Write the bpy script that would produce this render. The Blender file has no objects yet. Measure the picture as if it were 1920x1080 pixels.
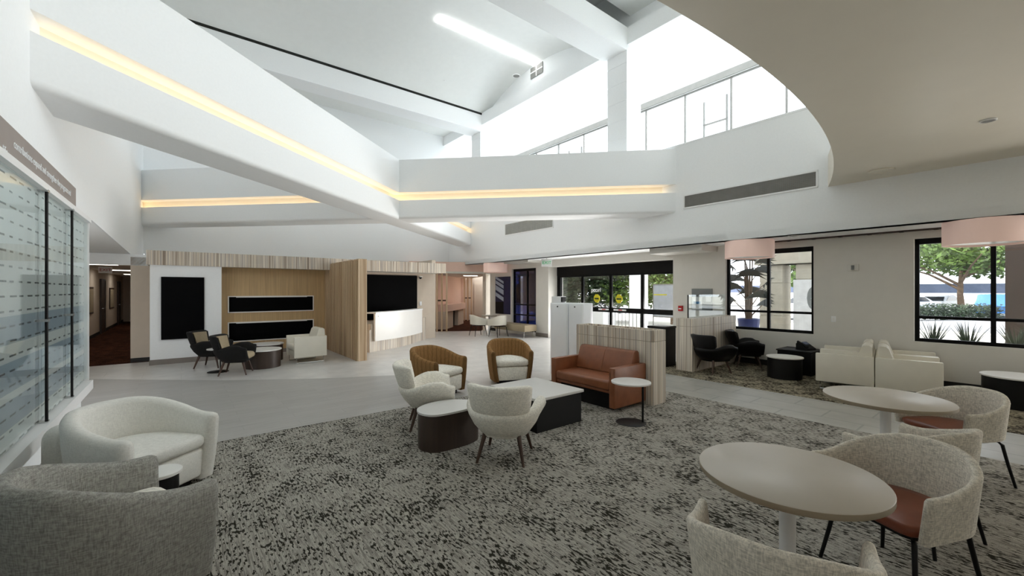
import bpy, bmesh, math, random
from mathutils import Vector, Matrix
from math import sin, cos, pi, radians as R
random.seed(7)
S = bpy.context.scene
COL = S.collection
TH = math.atan2(.6225, .783)          # the room's axes: local x = p (towards the window side), local y = s (down the hall)
NX, NY = cos(TH), sin(TH)

def W(p, s, z=0.):                    # room axes -> world
    return Vector((p*NX - s*NY, p*NY + s*NX, z))

# ------------------------------------------------------------------ camera
cam = bpy.data.cameras.new('camera')
cam.sensor_width = 36; cam.lens = 780/1920*36; cam.shift_y = 5/1920
cam.clip_end = 400; cam.clip_start = .05
camo = bpy.data.objects.new('camera', cam); COL.objects.link(camo)
camo.location = (0, 0, 1.7); camo.rotation_euler = (pi/2, 0, 0)
S.camera = camo
# ------------------------------------------------------------------ view, sky, sun, daylight
S.view_settings.view_transform = 'Standard'; S.view_settings.look = 'None'
S.view_settings.gamma = 1; S.view_settings.use_curve_mapping = False
S.view_settings.exposure = 0.31
S.cycles.max_bounces = 16; S.cycles.diffuse_bounces = 10; S.cycles.transparent_max_bounces = 16
w = bpy.data.worlds.new('sky'); S.world = w; w.use_nodes = True
bg = w.node_tree.nodes['Background']
bg.inputs[0].default_value = (.88, .94, 1, 1); bg.inputs[1].default_value = 2.6
def sun(energy, d, ang=1.0):
    l = bpy.data.lights.new('sun', 'SUN'); l.energy = energy; l.angle = R(ang); l.color = (1, .96, .9)
    o = bpy.data.objects.new('sun', l); COL.objects.link(o)
    o.rotation_euler = Vector(d).to_track_quat('-Z', 'Y').to_euler()
sd = W(.12, -.6); sun(4.0, (sd.x, sd.y, -.8))
def area(name, loc, d, sx, sy, power, col=(1, 1, 1), spread=180):
    l = bpy.data.lights.new(name, 'AREA'); l.shape = 'RECTANGLE'; l.size = sx; l.size_y = sy
    l.energy = power; l.color = col; l.spread = R(spread)
    o = bpy.data.objects.new(name, l); COL.objects.link(o); o.location = loc
    q = Vector(d).normalized()
    z = -q; x = Vector((-NY, NX, 0)); x = (x - z*x.dot(z)); x = x.normalized() if x.length > .1 else Vector((0, 0, 1)); y = z.cross(x).normalized()
    o.rotation_euler = Matrix((x, y, z)).transposed().to_euler()
    return o
# daylight through the upper windows, and the skylight strip over the upper gallery
area('clerestory_daylight', W(12.15, 6, 6.4), W(-1, 0, -.10), 21, 2.3, 170, (.95, .98, 1))
area('gallery_skylight', W(10.7, 6, 8.66), (0, 0, -1), 21, 1.9, 290, (.97, .99, 1))

area('side_fill', W(11.0, -3.3, .95), W(-1, 0, .8), 3.2, .9, 330, (1, .97, .9))  # added fill lamp, aimed up to brighten the low near ceiling
area('entry_fill', W(11.6, 8.5, .7), W(-1, 0, .12), 4.4, 1.2, 190, (1, .98, .95), 120)  # added fill lamp for the far floor and the beam undersides
area('front_fill', W(1.2, -5.6, 6.9), W(.75, .8, -.12), 2.6, 4, 85, (.97, .98, 1))  # added fill lamp for beam and bulkhead faces; the rear wall has no window
# ------------------------------------------------------------------ materials
def lin(c):
    return tuple(((v/255)/12.92 if v/255 <= .04045 else ((v/255+.055)/1.055)**2.4) for v in c)
class NT:
    def __init__(s, name):
        s.m = bpy.data.materials.new(name); s.m.use_nodes = True
        s.t = s.m.node_tree; s.b = s.t.nodes['Principled BSDF']
    def n(s, typ, **kw):
        nd = s.t.nodes.new(typ)
        for k, v in kw.items():
            if k.startswith('i_'):
                k = k[2:]; k = int(k) if k.isdigit() else k
                nd.inputs[k].default_value = v
            else: setattr(nd, k, v)
        return nd
    def l(s, a, b): s.t.links.new(a, b)
    def set(s, **kw):
        for k, v in kw.items(): s.b.inputs[k.replace('_', ' ')].default_value = v
    def coord(s, scale, kind='Object'):
        tc = s.n('ShaderNodeTexCoord'); mp = s.n('ShaderNodeMapping'); mp.inputs['Scale'].default_value = scale
        s.l(tc.outputs[kind], mp.inputs[0]); return mp.outputs[0]
    def noise(s, vec, scale=1, detail=3, rough=.5):
        nd = s.n('ShaderNodeTexNoise'); nd.inputs['Scale'].default_value = scale
        nd.inputs['Detail'].default_value = detail; nd.inputs['Roughness'].default_value = rough
        s.l(vec, nd.inputs['Vector']); return nd.outputs[0]
    def ramp(s, fac, stops, interp='LINEAR'):
        nd = s.n('ShaderNodeValToRGB'); cr = nd.color_ramp; cr.interpolation = interp
        while len(cr.elements) < len(stops): cr.elements.new(.5)
        for e, (p, c) in zip(cr.elements, stops): e.position = p; e.color = (*c, 1)
        s.l(fac, nd.inputs[0]); return nd.outputs[0]
    def mix(s, fac, a, b, mode='MIX'):
        nd = s.n('ShaderNodeMix', data_type='RGBA', blend_type=mode)
        for sock, v in ((nd.inputs[0], fac), (nd.inputs[6], a), (nd.inputs[7], b)):
            if hasattr(v, 'is_output'): s.l(v, sock)
            elif isinstance(v, tuple): sock.default_value = (*v, 1)
            else: sock.default_value = v
        return nd.outputs[2]
    def math(s, op, a, b):
        nd = s.n('ShaderNodeMath', operation=op)
        for sock, v in ((nd.inputs[0], a), (nd.inputs[1], b)):
            if hasattr(v, 'is_output'): s.l(v, sock)
            else: sock.default_value = v
        return nd.outputs[0]
    def col(s, out): s.l(out, s.b.inputs['Base Color']); return s
    def bump(s, h, strength=.3, dist=.01):
        nd = s.n('ShaderNodeBump'); nd.inputs['Strength'].default_value = strength; nd.inputs['Distance'].default_value = dist
        s.l(h, nd.inputs['Height']); s.l(nd.outputs[0], s.b.inputs['Normal']); return s

def plain(name, rgb, rough=.6, metal=0., var=.06, scale=6, spec=.5):
    t = NT(name); c = lin(rgb)
    n = t.noise(t.coord((scale,)*3), 1, 3)
    t.col(t.ramp(n, [(.3, tuple(v*(1-var) for v in c)), (.7, tuple(min(1, v*(1+var)) for v in c))]))
    t.set(Roughness=rough, Metallic=metal, Specular_IOR_Level=spec); return t.m
def fabric(name, rgb, var=.16, weave=260, bumps=.35, cord=False):
    t = NT(name); c = lin(rgb)
    a = t.noise(t.coord((weave, weave, weave*.18)), 1, 2); b = t.noise(t.coord((weave*.18, weave*.18, weave)), 1, 2)
    m = t.math('ADD', a, b); m = t.math('MULTIPLY', m, .5)
    t.col(t.ramp(m, [(.36, tuple(v*(1-var*1.7) for v in c)), (.62, tuple(min(1, v*(1+var)) for v in c))]))
    t.bump(m, bumps, .004); t.set(Roughness=.95, Specular_IOR_Level=.15); return t.m
def emit(name, rgb, st):
    t = NT(name); t.set(Base_Color=(*lin(rgb), 1), Emission_Color=(*lin(rgb), 1), Emission_Strength=st); return t.m
def glass(name, tint=(1, 1, 1), refl=.06, body=None):
    t = NT(name); tr = t.n('ShaderNodeBsdfTransparent'); tr.inputs[0].default_value = (*tint, 1)
    gl = t.n('ShaderNodeBsdfGlossy'); gl.inputs[0].default_value = (1, 1, 1, 1); gl.inputs[1].default_value = .02
    mx = t.n('ShaderNodeMixShader'); fr = t.n('ShaderNodeLayerWeight'); fr.inputs[0].default_value = .25
    f = t.math('MULTIPLY', fr.outputs['Fresnel'], refl*8); f = t.math('ADD', f, refl*.4)
    t.l(f, mx.inputs[0]); t.l(tr.outputs[0], mx.inputs[1]); t.l(gl.outputs[0], mx.inputs[2])
    out = t.t.nodes['Material Output']; t.l(mx.outputs[0], out.inputs[0]); return t.m
def zebra(name, dark=1., pal=None):
    t = NT(name)
    n1 = t.noise(t.coord((11.5, 11.5, .12)), 1, 1.5); n2 = t.noise(t.coord((55, 55, .5)), 1, 2)
    a = t.ramp(n1, [(.30, lin((150, 132, 116))), (.40, lin((232, 220, 202))), (.47, lin((178, 168, 160))), (.53, lin((238, 229, 214))), (.60, lin((162, 146, 130))), (.70, lin((228, 217, 200)))])
    if pal: a = t.ramp(n1, [(.3+.1*k, lin(pal[k % 2])) for k in range(5)])
    b = t.ramp(n2, [(.3, (.82*dark,)*3), (.6, (dark,)*3)])
    t.col(t.mix(1., a, b, 'MULTIPLY')); t.set(Roughness=.45); return t.m
def oak(name, rgb):
    t = NT(name); c = lin(rgb)
    n = t.noise(t.coord((26, 26, .9)), 1, 4)
    t.col(t.ramp(n, [(.3, tuple(v*.82 for v in c)), (.65, tuple(v*1.08 for v in c))])); t.set(Roughness=.45); return t.m

M = {}
M['wall'] = plain('white_paint', (243, 245, 246), .75, var=.012, scale=30)
M['wall_warm'] = plain('warm_white_paint', (222, 219, 212), .75, var=.015)
M['beige'] = plain('beige_paint', (214, 200, 184), .75, var=.02)
M['pink'] = plain('blush_paint', (236, 205, 190), .75, var=.02)
M['ceil'] = plain('ceiling_paint', (234, 236, 234), .5, var=.012)
M['near'] = plain('soffit_paint', (226, 220, 206), .42, var=.012, scale=3)
M['core'] = plain('cove_paint', (246, 240, 226), .8, var=.01)
M['cove'] = emit('cove_led', (255, 226, 184), 2.3)
M['ledw'] = emit('white_led', (255, 250, 240), 5)
M['strip'] = emit('skylight_diffuser', (255, 255, 255), 5)
M['tile'] = None
def tile(name, rgb, bw, bh, rot=0, mortar=.004, rough=.3, var=.05, spec=.5, grain=(3, 3, 3)):
    t = NT(name); c = lin(rgb)
    tc = t.n('ShaderNodeTexCoord'); mp = t.n('ShaderNodeMapping'); mp.inputs['Rotation'].default_value = (0, 0, rot)
    t.l(tc.outputs['Object'], mp.inputs[0])
    br = t.n('ShaderNodeTexBrick'); br.offset = .5
    br.inputs['Color1'].default_value = (*[v*(1-var) for v in c], 1); br.inputs['Color2'].default_value = (*[min(1, v*(1+var)) for v in c], 1)
    br.inputs['Mortar'].default_value = (*[v*.72 for v in c], 1)
    br.inputs['Scale'].default_value = 1; br.inputs['Mortar Size'].default_value = mortar
    br.inputs['Brick Width'].default_value = bw; br.inputs['Row Height'].default_value = bh
    t.l(mp.outputs[0], br.inputs['Vector'])
    mp2 = t.n('ShaderNodeMapping'); mp2.inputs['Scale'].default_value = grain; t.l(mp.outputs[0], mp2.inputs[0])
    n = t.noise(mp2.outputs[0], 1, 4, .6)
    g = t.ramp(n, [(.3, (.86,)*3), (.7, (1.06,)*3)])
    t.col(t.mix(1., br.outputs[0], g, 'MULTIPLY')); t.set(Roughness=rough, Specular_IOR_Level=spec); return t.m
M['tile'] = tile('pale_porcelain_tile', (210, 208, 205), 1.2, .6, 0, .003, .28, .02)
M['walk'] = tile('walkway_tile', (166, 164, 157), .9, .45, pi/2, .012, .4, .03)
M['plank'] = tile('grey_plank', (172, 170, 167), 1.2, .2, 0, .002, .4, .05, grain=(2.5, 40, 1))
def carpet(name, light, dark, thr=.545):
    t = NT(name)
    big = t.noise(t.coord((4.6, 3.2, 1)), 1, 3)
    n1 = t.noise(t.coord((54, 20, 1)), 1, 3, .55)
    n2 = t.noise(t.coord((110, 5, 1)), 1, 2)
    n3 = t.noise(t.coord((150, 150, 1)), 1, 2)
    v = t.math('ADD', n1, t.math('MULTIPLY', t.math('SUBTRACT', big, .5), .46))
    v = t.math('ADD', v, t.math('MULTIPLY', t.math('SUBTRACT', n2, .5), .5))
    spk = t.ramp(v, [(thr-.012, (0, 0, 0)), (thr+.03, (1, 1, 1))])
    st = t.ramp(n2, [(.36, tuple(a*.50 for a in light)), (.56, light)])
    st = t.mix(1., st, t.ramp(n3, [(.3, (.72,)*3), (.7, (1.1,)*3)]), 'MULTIPLY')
    t.col(t.mix(spk, st, dark)); t.bump(n3, .5, .004); t.set(Roughness=1, Specular_IOR_Level=.05); return t.m
M['carpet'] = carpet('speckled_carpet', lin((182, 177, 168)), lin((48, 46, 40)), .555)
M['carpet2'] = carpet('window_side_carpet', lin((176, 166, 144)), lin((36, 31, 25)), .51)
M['carpetb'] = carpet('brown_corridor_carpet', lin((104, 66, 48)), lin((52, 28, 22)), .5)
M['zebra'] = zebra('striped_laminate'); M['oak'] = oak('oak_panel', (196, 166, 122)); M['slat'] = zebra('oak_slat', 1.0, ((176, 142, 108), (226, 202, 170)))
M['top'] = plain('pale_table_laminate', (188, 180, 168), .42, var=.025, scale=4); M['edge'] = plain('beige_table_edge', (158, 146, 126), .5)
M['cream'] = fabric('cream_linen', (214, 208, 196), .2, 190); M['linen'] = fabric('white_linen', (236, 232, 222), .14, 180)
M['boucle'] = fabric('grey_white_boucle', (160, 158, 152), .22, 150, 1.)
M['linenw'] = fabric('bright_white_linen', (232, 230, 224), .06, 200, .2)
M['beigef'] = fabric('beige_wool', (164, 150, 126), .1)
M['leather'] = plain('tan_leather', (134, 80, 50), .38, var=.14, scale=9)
M['seatl'] = plain('brown_seat_leather', (124, 62, 38), .35, var=.12, scale=9)
M['white_l'] = plain('white_leather', (226, 221, 208), .45, var=.02)
M['black_l'] = plain('black_leather', (5, 5, 8), .42, var=.2, spec=.25)
M['blackf'] = plain('black_cloth', (5, 5, 5), .9, var=.2)
M['black'] = plain('black_laminate', (5, 5, 5), .55, var=.2, spec=.3)
M['bmetal'] = plain('black_metal', (7, 7, 7), .45, var=.1, spec=.3)
M['frame'] = plain('black_window_frame', (5, 5, 5), .5, var=.1, spec=.2)
M['walnut'] = oak('dark_walnut', (66, 44, 32)); M['umber'] = oak('umber_veneer', (58, 44, 36))
M['chrome'] = plain('brushed_chrome', (200, 200, 200), .25, 1, var=.03)
M['wlam'] = plain('white_laminate', (236, 234, 230), .35, var=.01)
M['white'] = plain('white_plastic', (238, 238, 238), .4, var=.01)
M['cab'] = plain('pale_grey_cabinet', (240, 242, 246), .4, var=.01)
M['ctop'] = plain('soft_white_top', (212, 210, 207), .4, var=.01)
M['screen'] = plain('black_screen', (2, 2, 3), .6, var=.1, spec=.08)
M['grille'] = plain('dark_grille', (130, 130, 126), .6); M['grille_l'] = plain('grey_grille', (176, 176, 170), .6)
M['gap'] = plain('painted_gap_shade', (30, 32, 28), .9)
M['glass'] = glass('clear_glass'); M['glassup'] = glass('upper_glass', (.97, .99, 1), .03)
M['tint'] = glass('tinted_glass', (.10, .13, .30), .10); M['screeng'] = glass('screen_glass', (.95, .98, .98), .03)
M['shade'] = emit('blush_shade', (244, 212, 200), .12)
M['band'] = plain('taupe_sign_board', (150, 140, 134), .6, var=.03)
M['base'] = plain('grey_baseboard', (128, 120, 114), .6); M['basedk'] = plain('dark_baseboard', (26, 24, 22), .6)
M['conc'] = plain('pale_concrete', (206, 202, 192), .9, var=.06, scale=1); M['ccol'] = plain('grey_stone_column', (172, 166, 152), .8)
M['asph'] = plain('grey_asphalt', (150, 150, 152), .9)
M['leaf'] = plain('leaf_green', (84, 108, 44), .6, var=.7, scale=2.2); M['leafd'] = plain('dark_leaf_green', (40, 58, 32), .6, var=.7, scale=3)
M['frond'] = plain('dark_frond', (22, 32, 22), .7, var=.3); M['bark'] = plain('bark', (112, 92, 74), .9, var=.3)
M['pot'] = plain('blue_glazed_pot', (30, 48, 110), .3)
M['red'] = plain('red_plastic', (190, 24, 28), .4); M['yellow'] = plain('yellow_decal', (206, 196, 30), .5); M['green'] = emit('exit_green', (20, 170, 100), .25)
M['carw'] = plain('white_car_paint', (230, 232, 236), .25); M['card'] = plain('dark_car_paint', (40, 44, 50), .25); M['carb'] = plain('blue_car_paint', (70, 128, 196), .25)
M['cars'] = plain('silver_car_paint', (170, 176, 184), .25)
M['carg'] = plain('dark_car_glass', (24, 28, 34), .15); M['rubber'] = plain('black_rubber', (18, 18, 18), .9)
M['bluey'] = plain('blue_carport', (120, 132, 160), .7)
M['paper'] = plain('white_paper', (236, 238, 240), .7); M['cyan'] = plain('blue_print', (90, 150, 200), .6); M['greyp'] = plain('grey_print', (130, 134, 134), .6)
M['navy'] = plain('navy_print', (22, 30, 72), .4, var=.2); M['paleb'] = plain('pale_blue_print', (170, 180, 200), .5)
M['dispb'] = plain('phone_display', (90, 100, 130), .3)
# brown corduroy: stripes follow the surface (uv) of the tub shell
def cord():
    t = NT('brown_corduroy'); c = lin((150, 114, 74))
    uv = t.coord((1, 1, 1), 'UV'); sx = t.n('ShaderNodeSeparateXYZ'); t.l(uv, sx.inputs[0])
    k = t.math('FRACT', t.math('MULTIPLY', sx.outputs[0], 22), 0)
    k2 = t.ramp(k, [(0, tuple(v*.55 for v in c)), (.12, tuple(v*.95 for v in c)), (.5, c), (.88, tuple(v*.95 for v in c)), (1, tuple(v*.55 for v in c))])
    n = t.noise(t.coord((120, 120, 20)), 1, 2)
    t.col(t.mix(1., k2, t.ramp(n, [(.3, (.8,)*3), (.7, (1.15,)*3)]), 'MULTIPLY')); t.set(Roughness=.95, Specular_IOR_Level=.1); return t.m
M['cord'] = cord()
# donor wall panel: grey bands paint in room reflections, short dark name plates are print
def donor():
    t = NT('donor_print_and_reflection')
    tc = t.n('ShaderNodeTexCoord'); sx = t.n('ShaderNodeSeparateXYZ'); t.l(tc.outputs['Object'], sx.inputs[0])
    z = sx.outputs[2]; y = sx.outputs[1]
    row = t.math('FRACT', t.math('MULTIPLY', z, 8.5), 0); rowi = t.math('FLOOR', t.math('MULTIPLY', z, 8.5), 0)
    inrow = t.math('LESS_THAN', row, .13)
    yy = t.math('ADD', t.math('MULTIPLY', y, 4.2), t.math('MULTIPLY', t.math('FRACT', t.math('MULTIPLY', rowi, .37), 0), .12))
    fx = t.math('FRACT', yy, 0); cx = t.math('FLOOR', yy, 0)
    cv = t.n('ShaderNodeCombineXYZ'); t.l(cx, cv.inputs[0]); t.l(rowi, cv.inputs[1])
    wn = t.n('ShaderNodeTexWhiteNoise'); t.l(cv.outputs[0], wn.inputs[0])
    wl = t.math('ADD', t.math('MULTIPLY', wn.outputs[0], .45), .3)
    d = t.math('MULTIPLY', inrow, t.math('LESS_THAN', fx, wl))
    d = t.math('MULTIPLY', d, .85)
    base = t.mix(t.math('LESS_THAN', z, 2.02), lin((226, 228, 228)), lin((204, 203, 200)))
    for z0, z1, c in ((1.28, 1.5, (150, 158, 166)), (.9, 1.14, (146, 156, 166)), (.62, .84, (150, 158, 168))):
        f = t.math('MULTIPLY', t.math('GREATER_THAN', z, z0), t.math('LESS_THAN', z, z1)); base = t.mix(f, base, lin(c))
    t.col(t.mix(d, base, lin((30, 32, 36)))); t.set(Roughness=.12, Specular_IOR_Level=.6); return t.m
M['donor'] = donor()

# ------------------------------------------------------------------ mesh helpers
class MB:
    def __init__(s): s.b = bmesh.new(); s.uv = s.b.loops.layers.uv.new('uv')
    def box(s, x0, x1, y0, y1, z0, z1, bev=0, seg=2, mat=0, rz=0, piv=None):
        g = bmesh.ops.create_cube(s.b, size=1)['verts']
        for v in g: v.co = Vector(((x0+x1)/2+v.co.x*(x1-x0), (y0+y1)/2+v.co.y*(y1-y0), (z0+z1)/2+v.co.z*(z1-z0)))
        fs = set(f for v in g for f in v.link_faces)
        for f in fs: f.material_index = mat
        if bev:
            r = bmesh.ops.bevel(s.b, geom=list(set(e for v in g for e in v.link_edges)), offset=bev, segments=seg, affect='EDGES', profile=.5)
            g = list(set(v for f in r['faces'] for v in f.verts) | set(v for v in g if v.is_valid))
            for f in r['faces']: f.material_index = mat
        if rz:
            c = Vector(piv) if piv else Vector(((x0+x1)/2, (y0+y1)/2, 0))
            m = Matrix.Rotation(rz, 4, 'Z')
            for v in g: v.co = m @ (v.co-c)+c
        return g
    def prism(s, pts, z0, z1, mat=0, bev=0, seg=2):
        lo = [s.b.verts.new((x, y, z0)) for x, y in pts]; hi = [s.b.verts.new((x, y, z1)) for x, y in pts]
        n = len(pts); fs = []
        fs.append(s.b.faces.new(lo[::-1])); top = s.b.faces.new(hi); fs.append(top)
        for i in range(n): fs.append(s.b.faces.new((lo[i], lo[(i+1) % n], hi[(i+1) % n], hi[i])))
        for f in fs: f.material_index = mat
        if bev:
            es = [e for e in top.edges]; bmesh.ops.bevel(s.b, geom=es, offset=bev, segments=seg, affect='EDGES', profile=.5)
    def rings(s, rings, closed=True, caps=True, mat=0, us=None):
        vs = [[s.b.verts.new(p) for p in r] for r in rings]; n = len(rings[0])
        for i in range(len(vs)-1):
            for j in range(n if closed else n-1):
                k = (j+1) % n
                f = s.b.faces.new((vs[i][j], vs[i][k], vs[i+1][k], vs[i+1][j])); f.material_index = mat
                if us:
                    for lp, u, v in zip(f.loops, (us[i], us[i], us[i+1], us[i+1]), (j, j+1, j+1, j)): lp[s.uv].uv = (u, v/n)
        if caps and closed:
            for r, fl in ((vs[0], 1), (vs[-1], 0)):
                try: f = s.b.faces.new(r[::-1] if fl else r); f.material_index = mat
                except ValueError: pass
        return vs
    def lathe(s, prof, c=(0, 0), n=32, mat=0, caps=True):
        s.rings([[(c[0]+r*cos(2*pi*k/n), c[1]+r*sin(2*pi*k/n), z) for k in range(n)] for r, z in prof], True, caps, mat)
    def tube(s, path, r, n=10, mat=0):
        P = [Vector(p) for p in path]; rr = r if isinstance(r, (list, tuple)) else [r]*len(P); out = []
        up = Vector((0, 0, 1))
        for i, p in enumerate(P):
            t = (P[min(i+1, len(P)-1)]-P[max(i-1, 0)]).normalized()
            a = t.cross(up if abs(t.z) < .9 else Vector((0, 1, 0))).normalized(); b = t.cross(a).normalized()
            out.append([p+(a*cos(2*pi*k/n)+b*sin(2*pi*k/n))*rr[i] for k in range(n)])
        s.rings(out, True, True, mat)
    def quad(s, a, b, c, d, mat=0):
        f = s.b.faces.new([s.b.verts.new(p) for p in (a, b, c, d)]); f.material_index = mat
    def build(s, name, mats, parent=None, loc=None, rz=0, smooth=35):
        bmesh.ops.recalc_face_normals(s.b, faces=s.b.faces[:])
        me = bpy.data.meshes.new(name); s.b.to_mesh(me); s.b.free()
        for m in (mats if isinstance(mats, (list, tuple)) else [mats]): me.materials.append(M[m] if isinstance(m, str) else m)
        if smooth:
            me.polygons.foreach_set('use_smooth', [True]*len(me.polygons)); me.set_sharp_from_angle(angle=R(smooth))
        o = bpy.data.objects.new(name, me); COL.objects.link(o)
        if parent: o.parent = parent
        if loc is not None: o.location = loc
        o.rotation_euler.z = rz
        return o
def tag(o, label, cat, group=None, kind=None):
    o['label'] = label; o['category'] = cat
    if group: o['group'] = group
    if kind: o['kind'] = kind
    return o
def thing(name, label, cat, loc=(0, 0, 0), rz=0, group=None):
    o = bpy.data.objects.new(name, None); COL.objects.link(o); o.empty_display_size = .1
    o.location = loc; o.rotation_euler.z = rz
    return tag(o, label, cat, group)
def dup(root, loc, rz, label, group=None):
    r = root.copy(); COL.objects.link(r); r.location = loc; r.rotation_euler.z = rz; r['label'] = label
    if group: r['group'] = group
    for ch in list(root.children):
        c = ch.copy(); COL.objects.link(c); c.parent = r
        for g in ch.children:
            d = g.copy(); COL.objects.link(d); d.parent = c
    return r
def struct(name, mb, mats, label=None, smooth=0, room=True):
    o = mb.build(name, mats, rz=TH if room else 0, smooth=smooth); o['kind'] = 'structure'
    if label: o['label'] = label
    return o
def H(h): return -R(h)                # heading (clockwise from the camera's forward axis) -> rotation; things face local +y

# ------------------------------------------------------------------ setting: floor
PL, PB, PW, SB = -1.08, 9.36, 10.4, 16.3      # left wall, atrium bulkhead, window wall, back wall
m = MB(); m.box(-6, 12.0, -6, 30, -.2, 0); struct('floor', m, 'tile')
m = MB(); m.prism([(PL, -6), (6.4, -6), (6.4, 5.7), (PL, 5.7)], 0, .006); struct('floor.001', m, 'carpet')
m = MB(); m.prism([(7.75, -6), (PW, -6), (PW, 5.35), (7.75, 5.35)], 0, .006); struct('floor.002', m, 'carpet2')
m = MB(); m.prism([(6.4, -6), (7.75, -6), (7.75, 6.1), (6.4, 6.1)], 0, .004); struct('floor.003', m, 'walk')
def ps(x, y): return (x*NX+y*NY, -x*NY+y*NX)
m = MB(); m.prism([(PL, 5.7), (4.0, 5.7)] + [ps(*q) for q in ((-1.2, 8.6), (-2.6, 8.3), (-3.7, 8.04), (-5.43, 7.88), (-8.4, 8.0))], 0, .003); struct('floor.004', m, 'plank')
# ------------------------------------------------------------------ setting: walls
m = MB()
m.box(PL-.25, PL, -6, 8.17, 0, 10)
LW = [(PL, 8.17, 2.8), (-.87, SB+.3, 2.44)]       # upper left wall: drifts inwards and its lower edge falls towards the far corner
m.rings([[(p-d, s, z) for p, s, z in LW] + [(p-d, s, 10) for p, s, z in LW[::-1]] for d in (0, .25)])
struct('wall_left', m, 'wall')
m = MB(); m.box(-6, 13, SB, SB+.25, 2.8, 10); m.box(-.85, 7.05, SB, SB+.25, 0, 2.8); struct('wall_back', m, 'wall')
m = MB(); m.box(-1.4, 12, -6.2, -6, 0, 10); struct('wall_rear', m, 'wall')
m = MB(); m.box(PB, PB+.25, -6, SB+.2, 2.8, 5.2); m.box(PB-.012, PB+.27, -6, SB, 5.17, 5.21); struct('wall_bulkhead', m, 'wall')
# window wall with openings (s0, s1, z0, z1)
OPEN = [(-5.0, -1.6, .78, 2.64), (-.5, 1.37, .78, 2.64), (2.9, 4.71, .78, 2.64), (6.09, 10.97, 0, 2.56), (11.64, 13.1, .12, 2.56)]  # the first opening is out of view, added to let light in
m = MB(); cur = -6.
for s0, s1, z0, z1 in OPEN:
    m.box(PW, PW+.22, cur, s0, 0, 3.2)
    if z0 > 0: m.box(PW, PW+.22, s0, s1, 0, z0)
    m.box(PW, PW+.22, s0, s1, z1, 3.2); cur = s1
m.box(PW, PW+.22, cur, 14.6, 0, 3.2)
struct('wall_right', m, 'wall_warm')
m = MB(); m.box(PW+.22, PW+.75, 5.9, 6.09, 0, 3.2); m.box(PW+.22, PW+.75, 10.97, 11.16, 0, 3.2); m.box(PW+.22, PW+.75, 6.09, 10.97, 2.56, 3.2); struct('wall_entry', m, 'wall_warm')
m = MB(); m.box(PW-.015, PW, -6, 5.0, .0, .13); m.box(PW-.015, PW, 11.0, 11.6, 0, .13); m.box(PW-.015, PW, 14.2, 14.6, 0, .13); struct('baseboard_right', m, ['basedk'])
m = MB(); m.box(PW-.02, PW, 10.97, 11.64, 0, .14); struct('baseboard_entry', m, 'base')
# ------------------------------------------------------------------ setting: ceilings
m = MB(); m.box(PB, PW+.8, -6, 23, 2.8, 2.95); m.box(7.0, PB, SB, 23, 2.8, 2.95); struct('ceiling_soffit', m, 'wall')
m = MB(); m.box(PB+.26, PW-.02, 4.9, 6.3, 2.66, 2.8); m.box(PB+.26, PW, 11.2, 12.6, 2.72, 2.8); struct('ceiling_drop', m, 'wall_warm')
pts = [(p, 1.46+.034*(p-4.14)**2) for p in [PL+(PB-PL)*k/40 for k in range(41)]]
m = MB(); m.prism([(PB, -6)] + pts[::-1] + [(PL, -6)], 3.62, 4.2); struct('ceiling', m, 'near')
m = MB(); zc = lambda s: 2.792-.0443*(s-8.17)
m.rings([[(-6, s, zc(s)+dz), (PL-.004+.0258*(s-8.17), s, zc(s)+dz)] for s, dz in ((8.17, 0), (13.5, 0))], closed=False); m.rings([[(-6, s, zc(s)+.15), (PL-.02, s, zc(s)+.15)] for s in (8.17, 13.5)], closed=False)
m.box(-6, -.6, 13.3, 13.4, 2.3, 2.56); struct('ceiling_corridor', m, 'wall')
# upper storey: gallery floor, ceiling, outer window wall, cross beams, vault
m = MB(); m.box(PB+.25, 12.1, -6, 17, 5.0, 5.19); struct('floor_gallery', m, 'wall')
m = MB(); m.box(11.9, 12.05, -6, 17, 7.65, 10); m.box(11.9, 12.05, -6, 17, 3.2, 5.25); struct('wall_gallery', m, 'wall')
m = MB(); m.box(11.84, 11.9, -6, 17, 7.65, 7.83); struct('trim_1', m, 'grille', label='grey window head band of the upper gallery')
m = MB(); m.box(9.7, 12, -6, 17, 8.7, 8.8); struct('ceiling_gallery', m, 'wall')
for i, s0 in enumerate([k*1.35-4.2 for k in range(15)]):
    f = MB(); f.box(11.93, 11.98, s0-.025, s0+.025, 5.25, 7.65); f.box(11.93, 11.98, s0, s0+1.35, 5.25, 5.31); f.box(11.93, 11.98, s0, s0+1.35, 7.6, 7.65)
    if i in (7, 11): f.box(11.93, 11.98, s0+.1, s0+.14, 5.9, 7.2); f.box(11.93, 11.98, s0+.75, s0+.79, 5.9, 7.2); f.box(11.9, 12, s0+.05, s0+.85, 5.86, 5.92); f.box(11.93, 11.98, s0+.1, s0+.79, 6.5, 6.54)
    o = struct('window_%d' % (10+i), f, 'grille'); g = MB(); g.box(11.95, 11.955, s0+.03, s0+1.32, 5.3, 7.62); g.build('pane', 'glassup', o, smooth=0)
m = MB(); m.box(PB-.28, PB+.35, -6, SB, 8.1, 8.55); struct('ceiling_beam', m, 'wall')
m = MB(); m.box(PL, PB-.28, 6.6, 7.35, 7.95, 8.55); struct('ceiling_beam.001', m, 'wall')
m = MB(); m.box(PL, PB-.28, 13.3, 14.0, 7.85, 8.48); struct('ceiling_beam.002', m, 'wall')
m = MB(); m.box(PL, PB-.28, 13.29, 13.36, 8.48, 8.56); struct('gap_shade_strip', m, 'gap')  # dark strip that paints the shade of the gap over the beam
def vault(s0, s1, z0, z1, n=24):
    out = []
    for k in range(n+1):
        t = k/n; out.append((s0+(s1-s0)*t, z0+(z1-z0)*sin(pi*t)**.8))
    return out
m = MB(); a = vault(7.35, 13.3, 8.55, 9.32)
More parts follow.
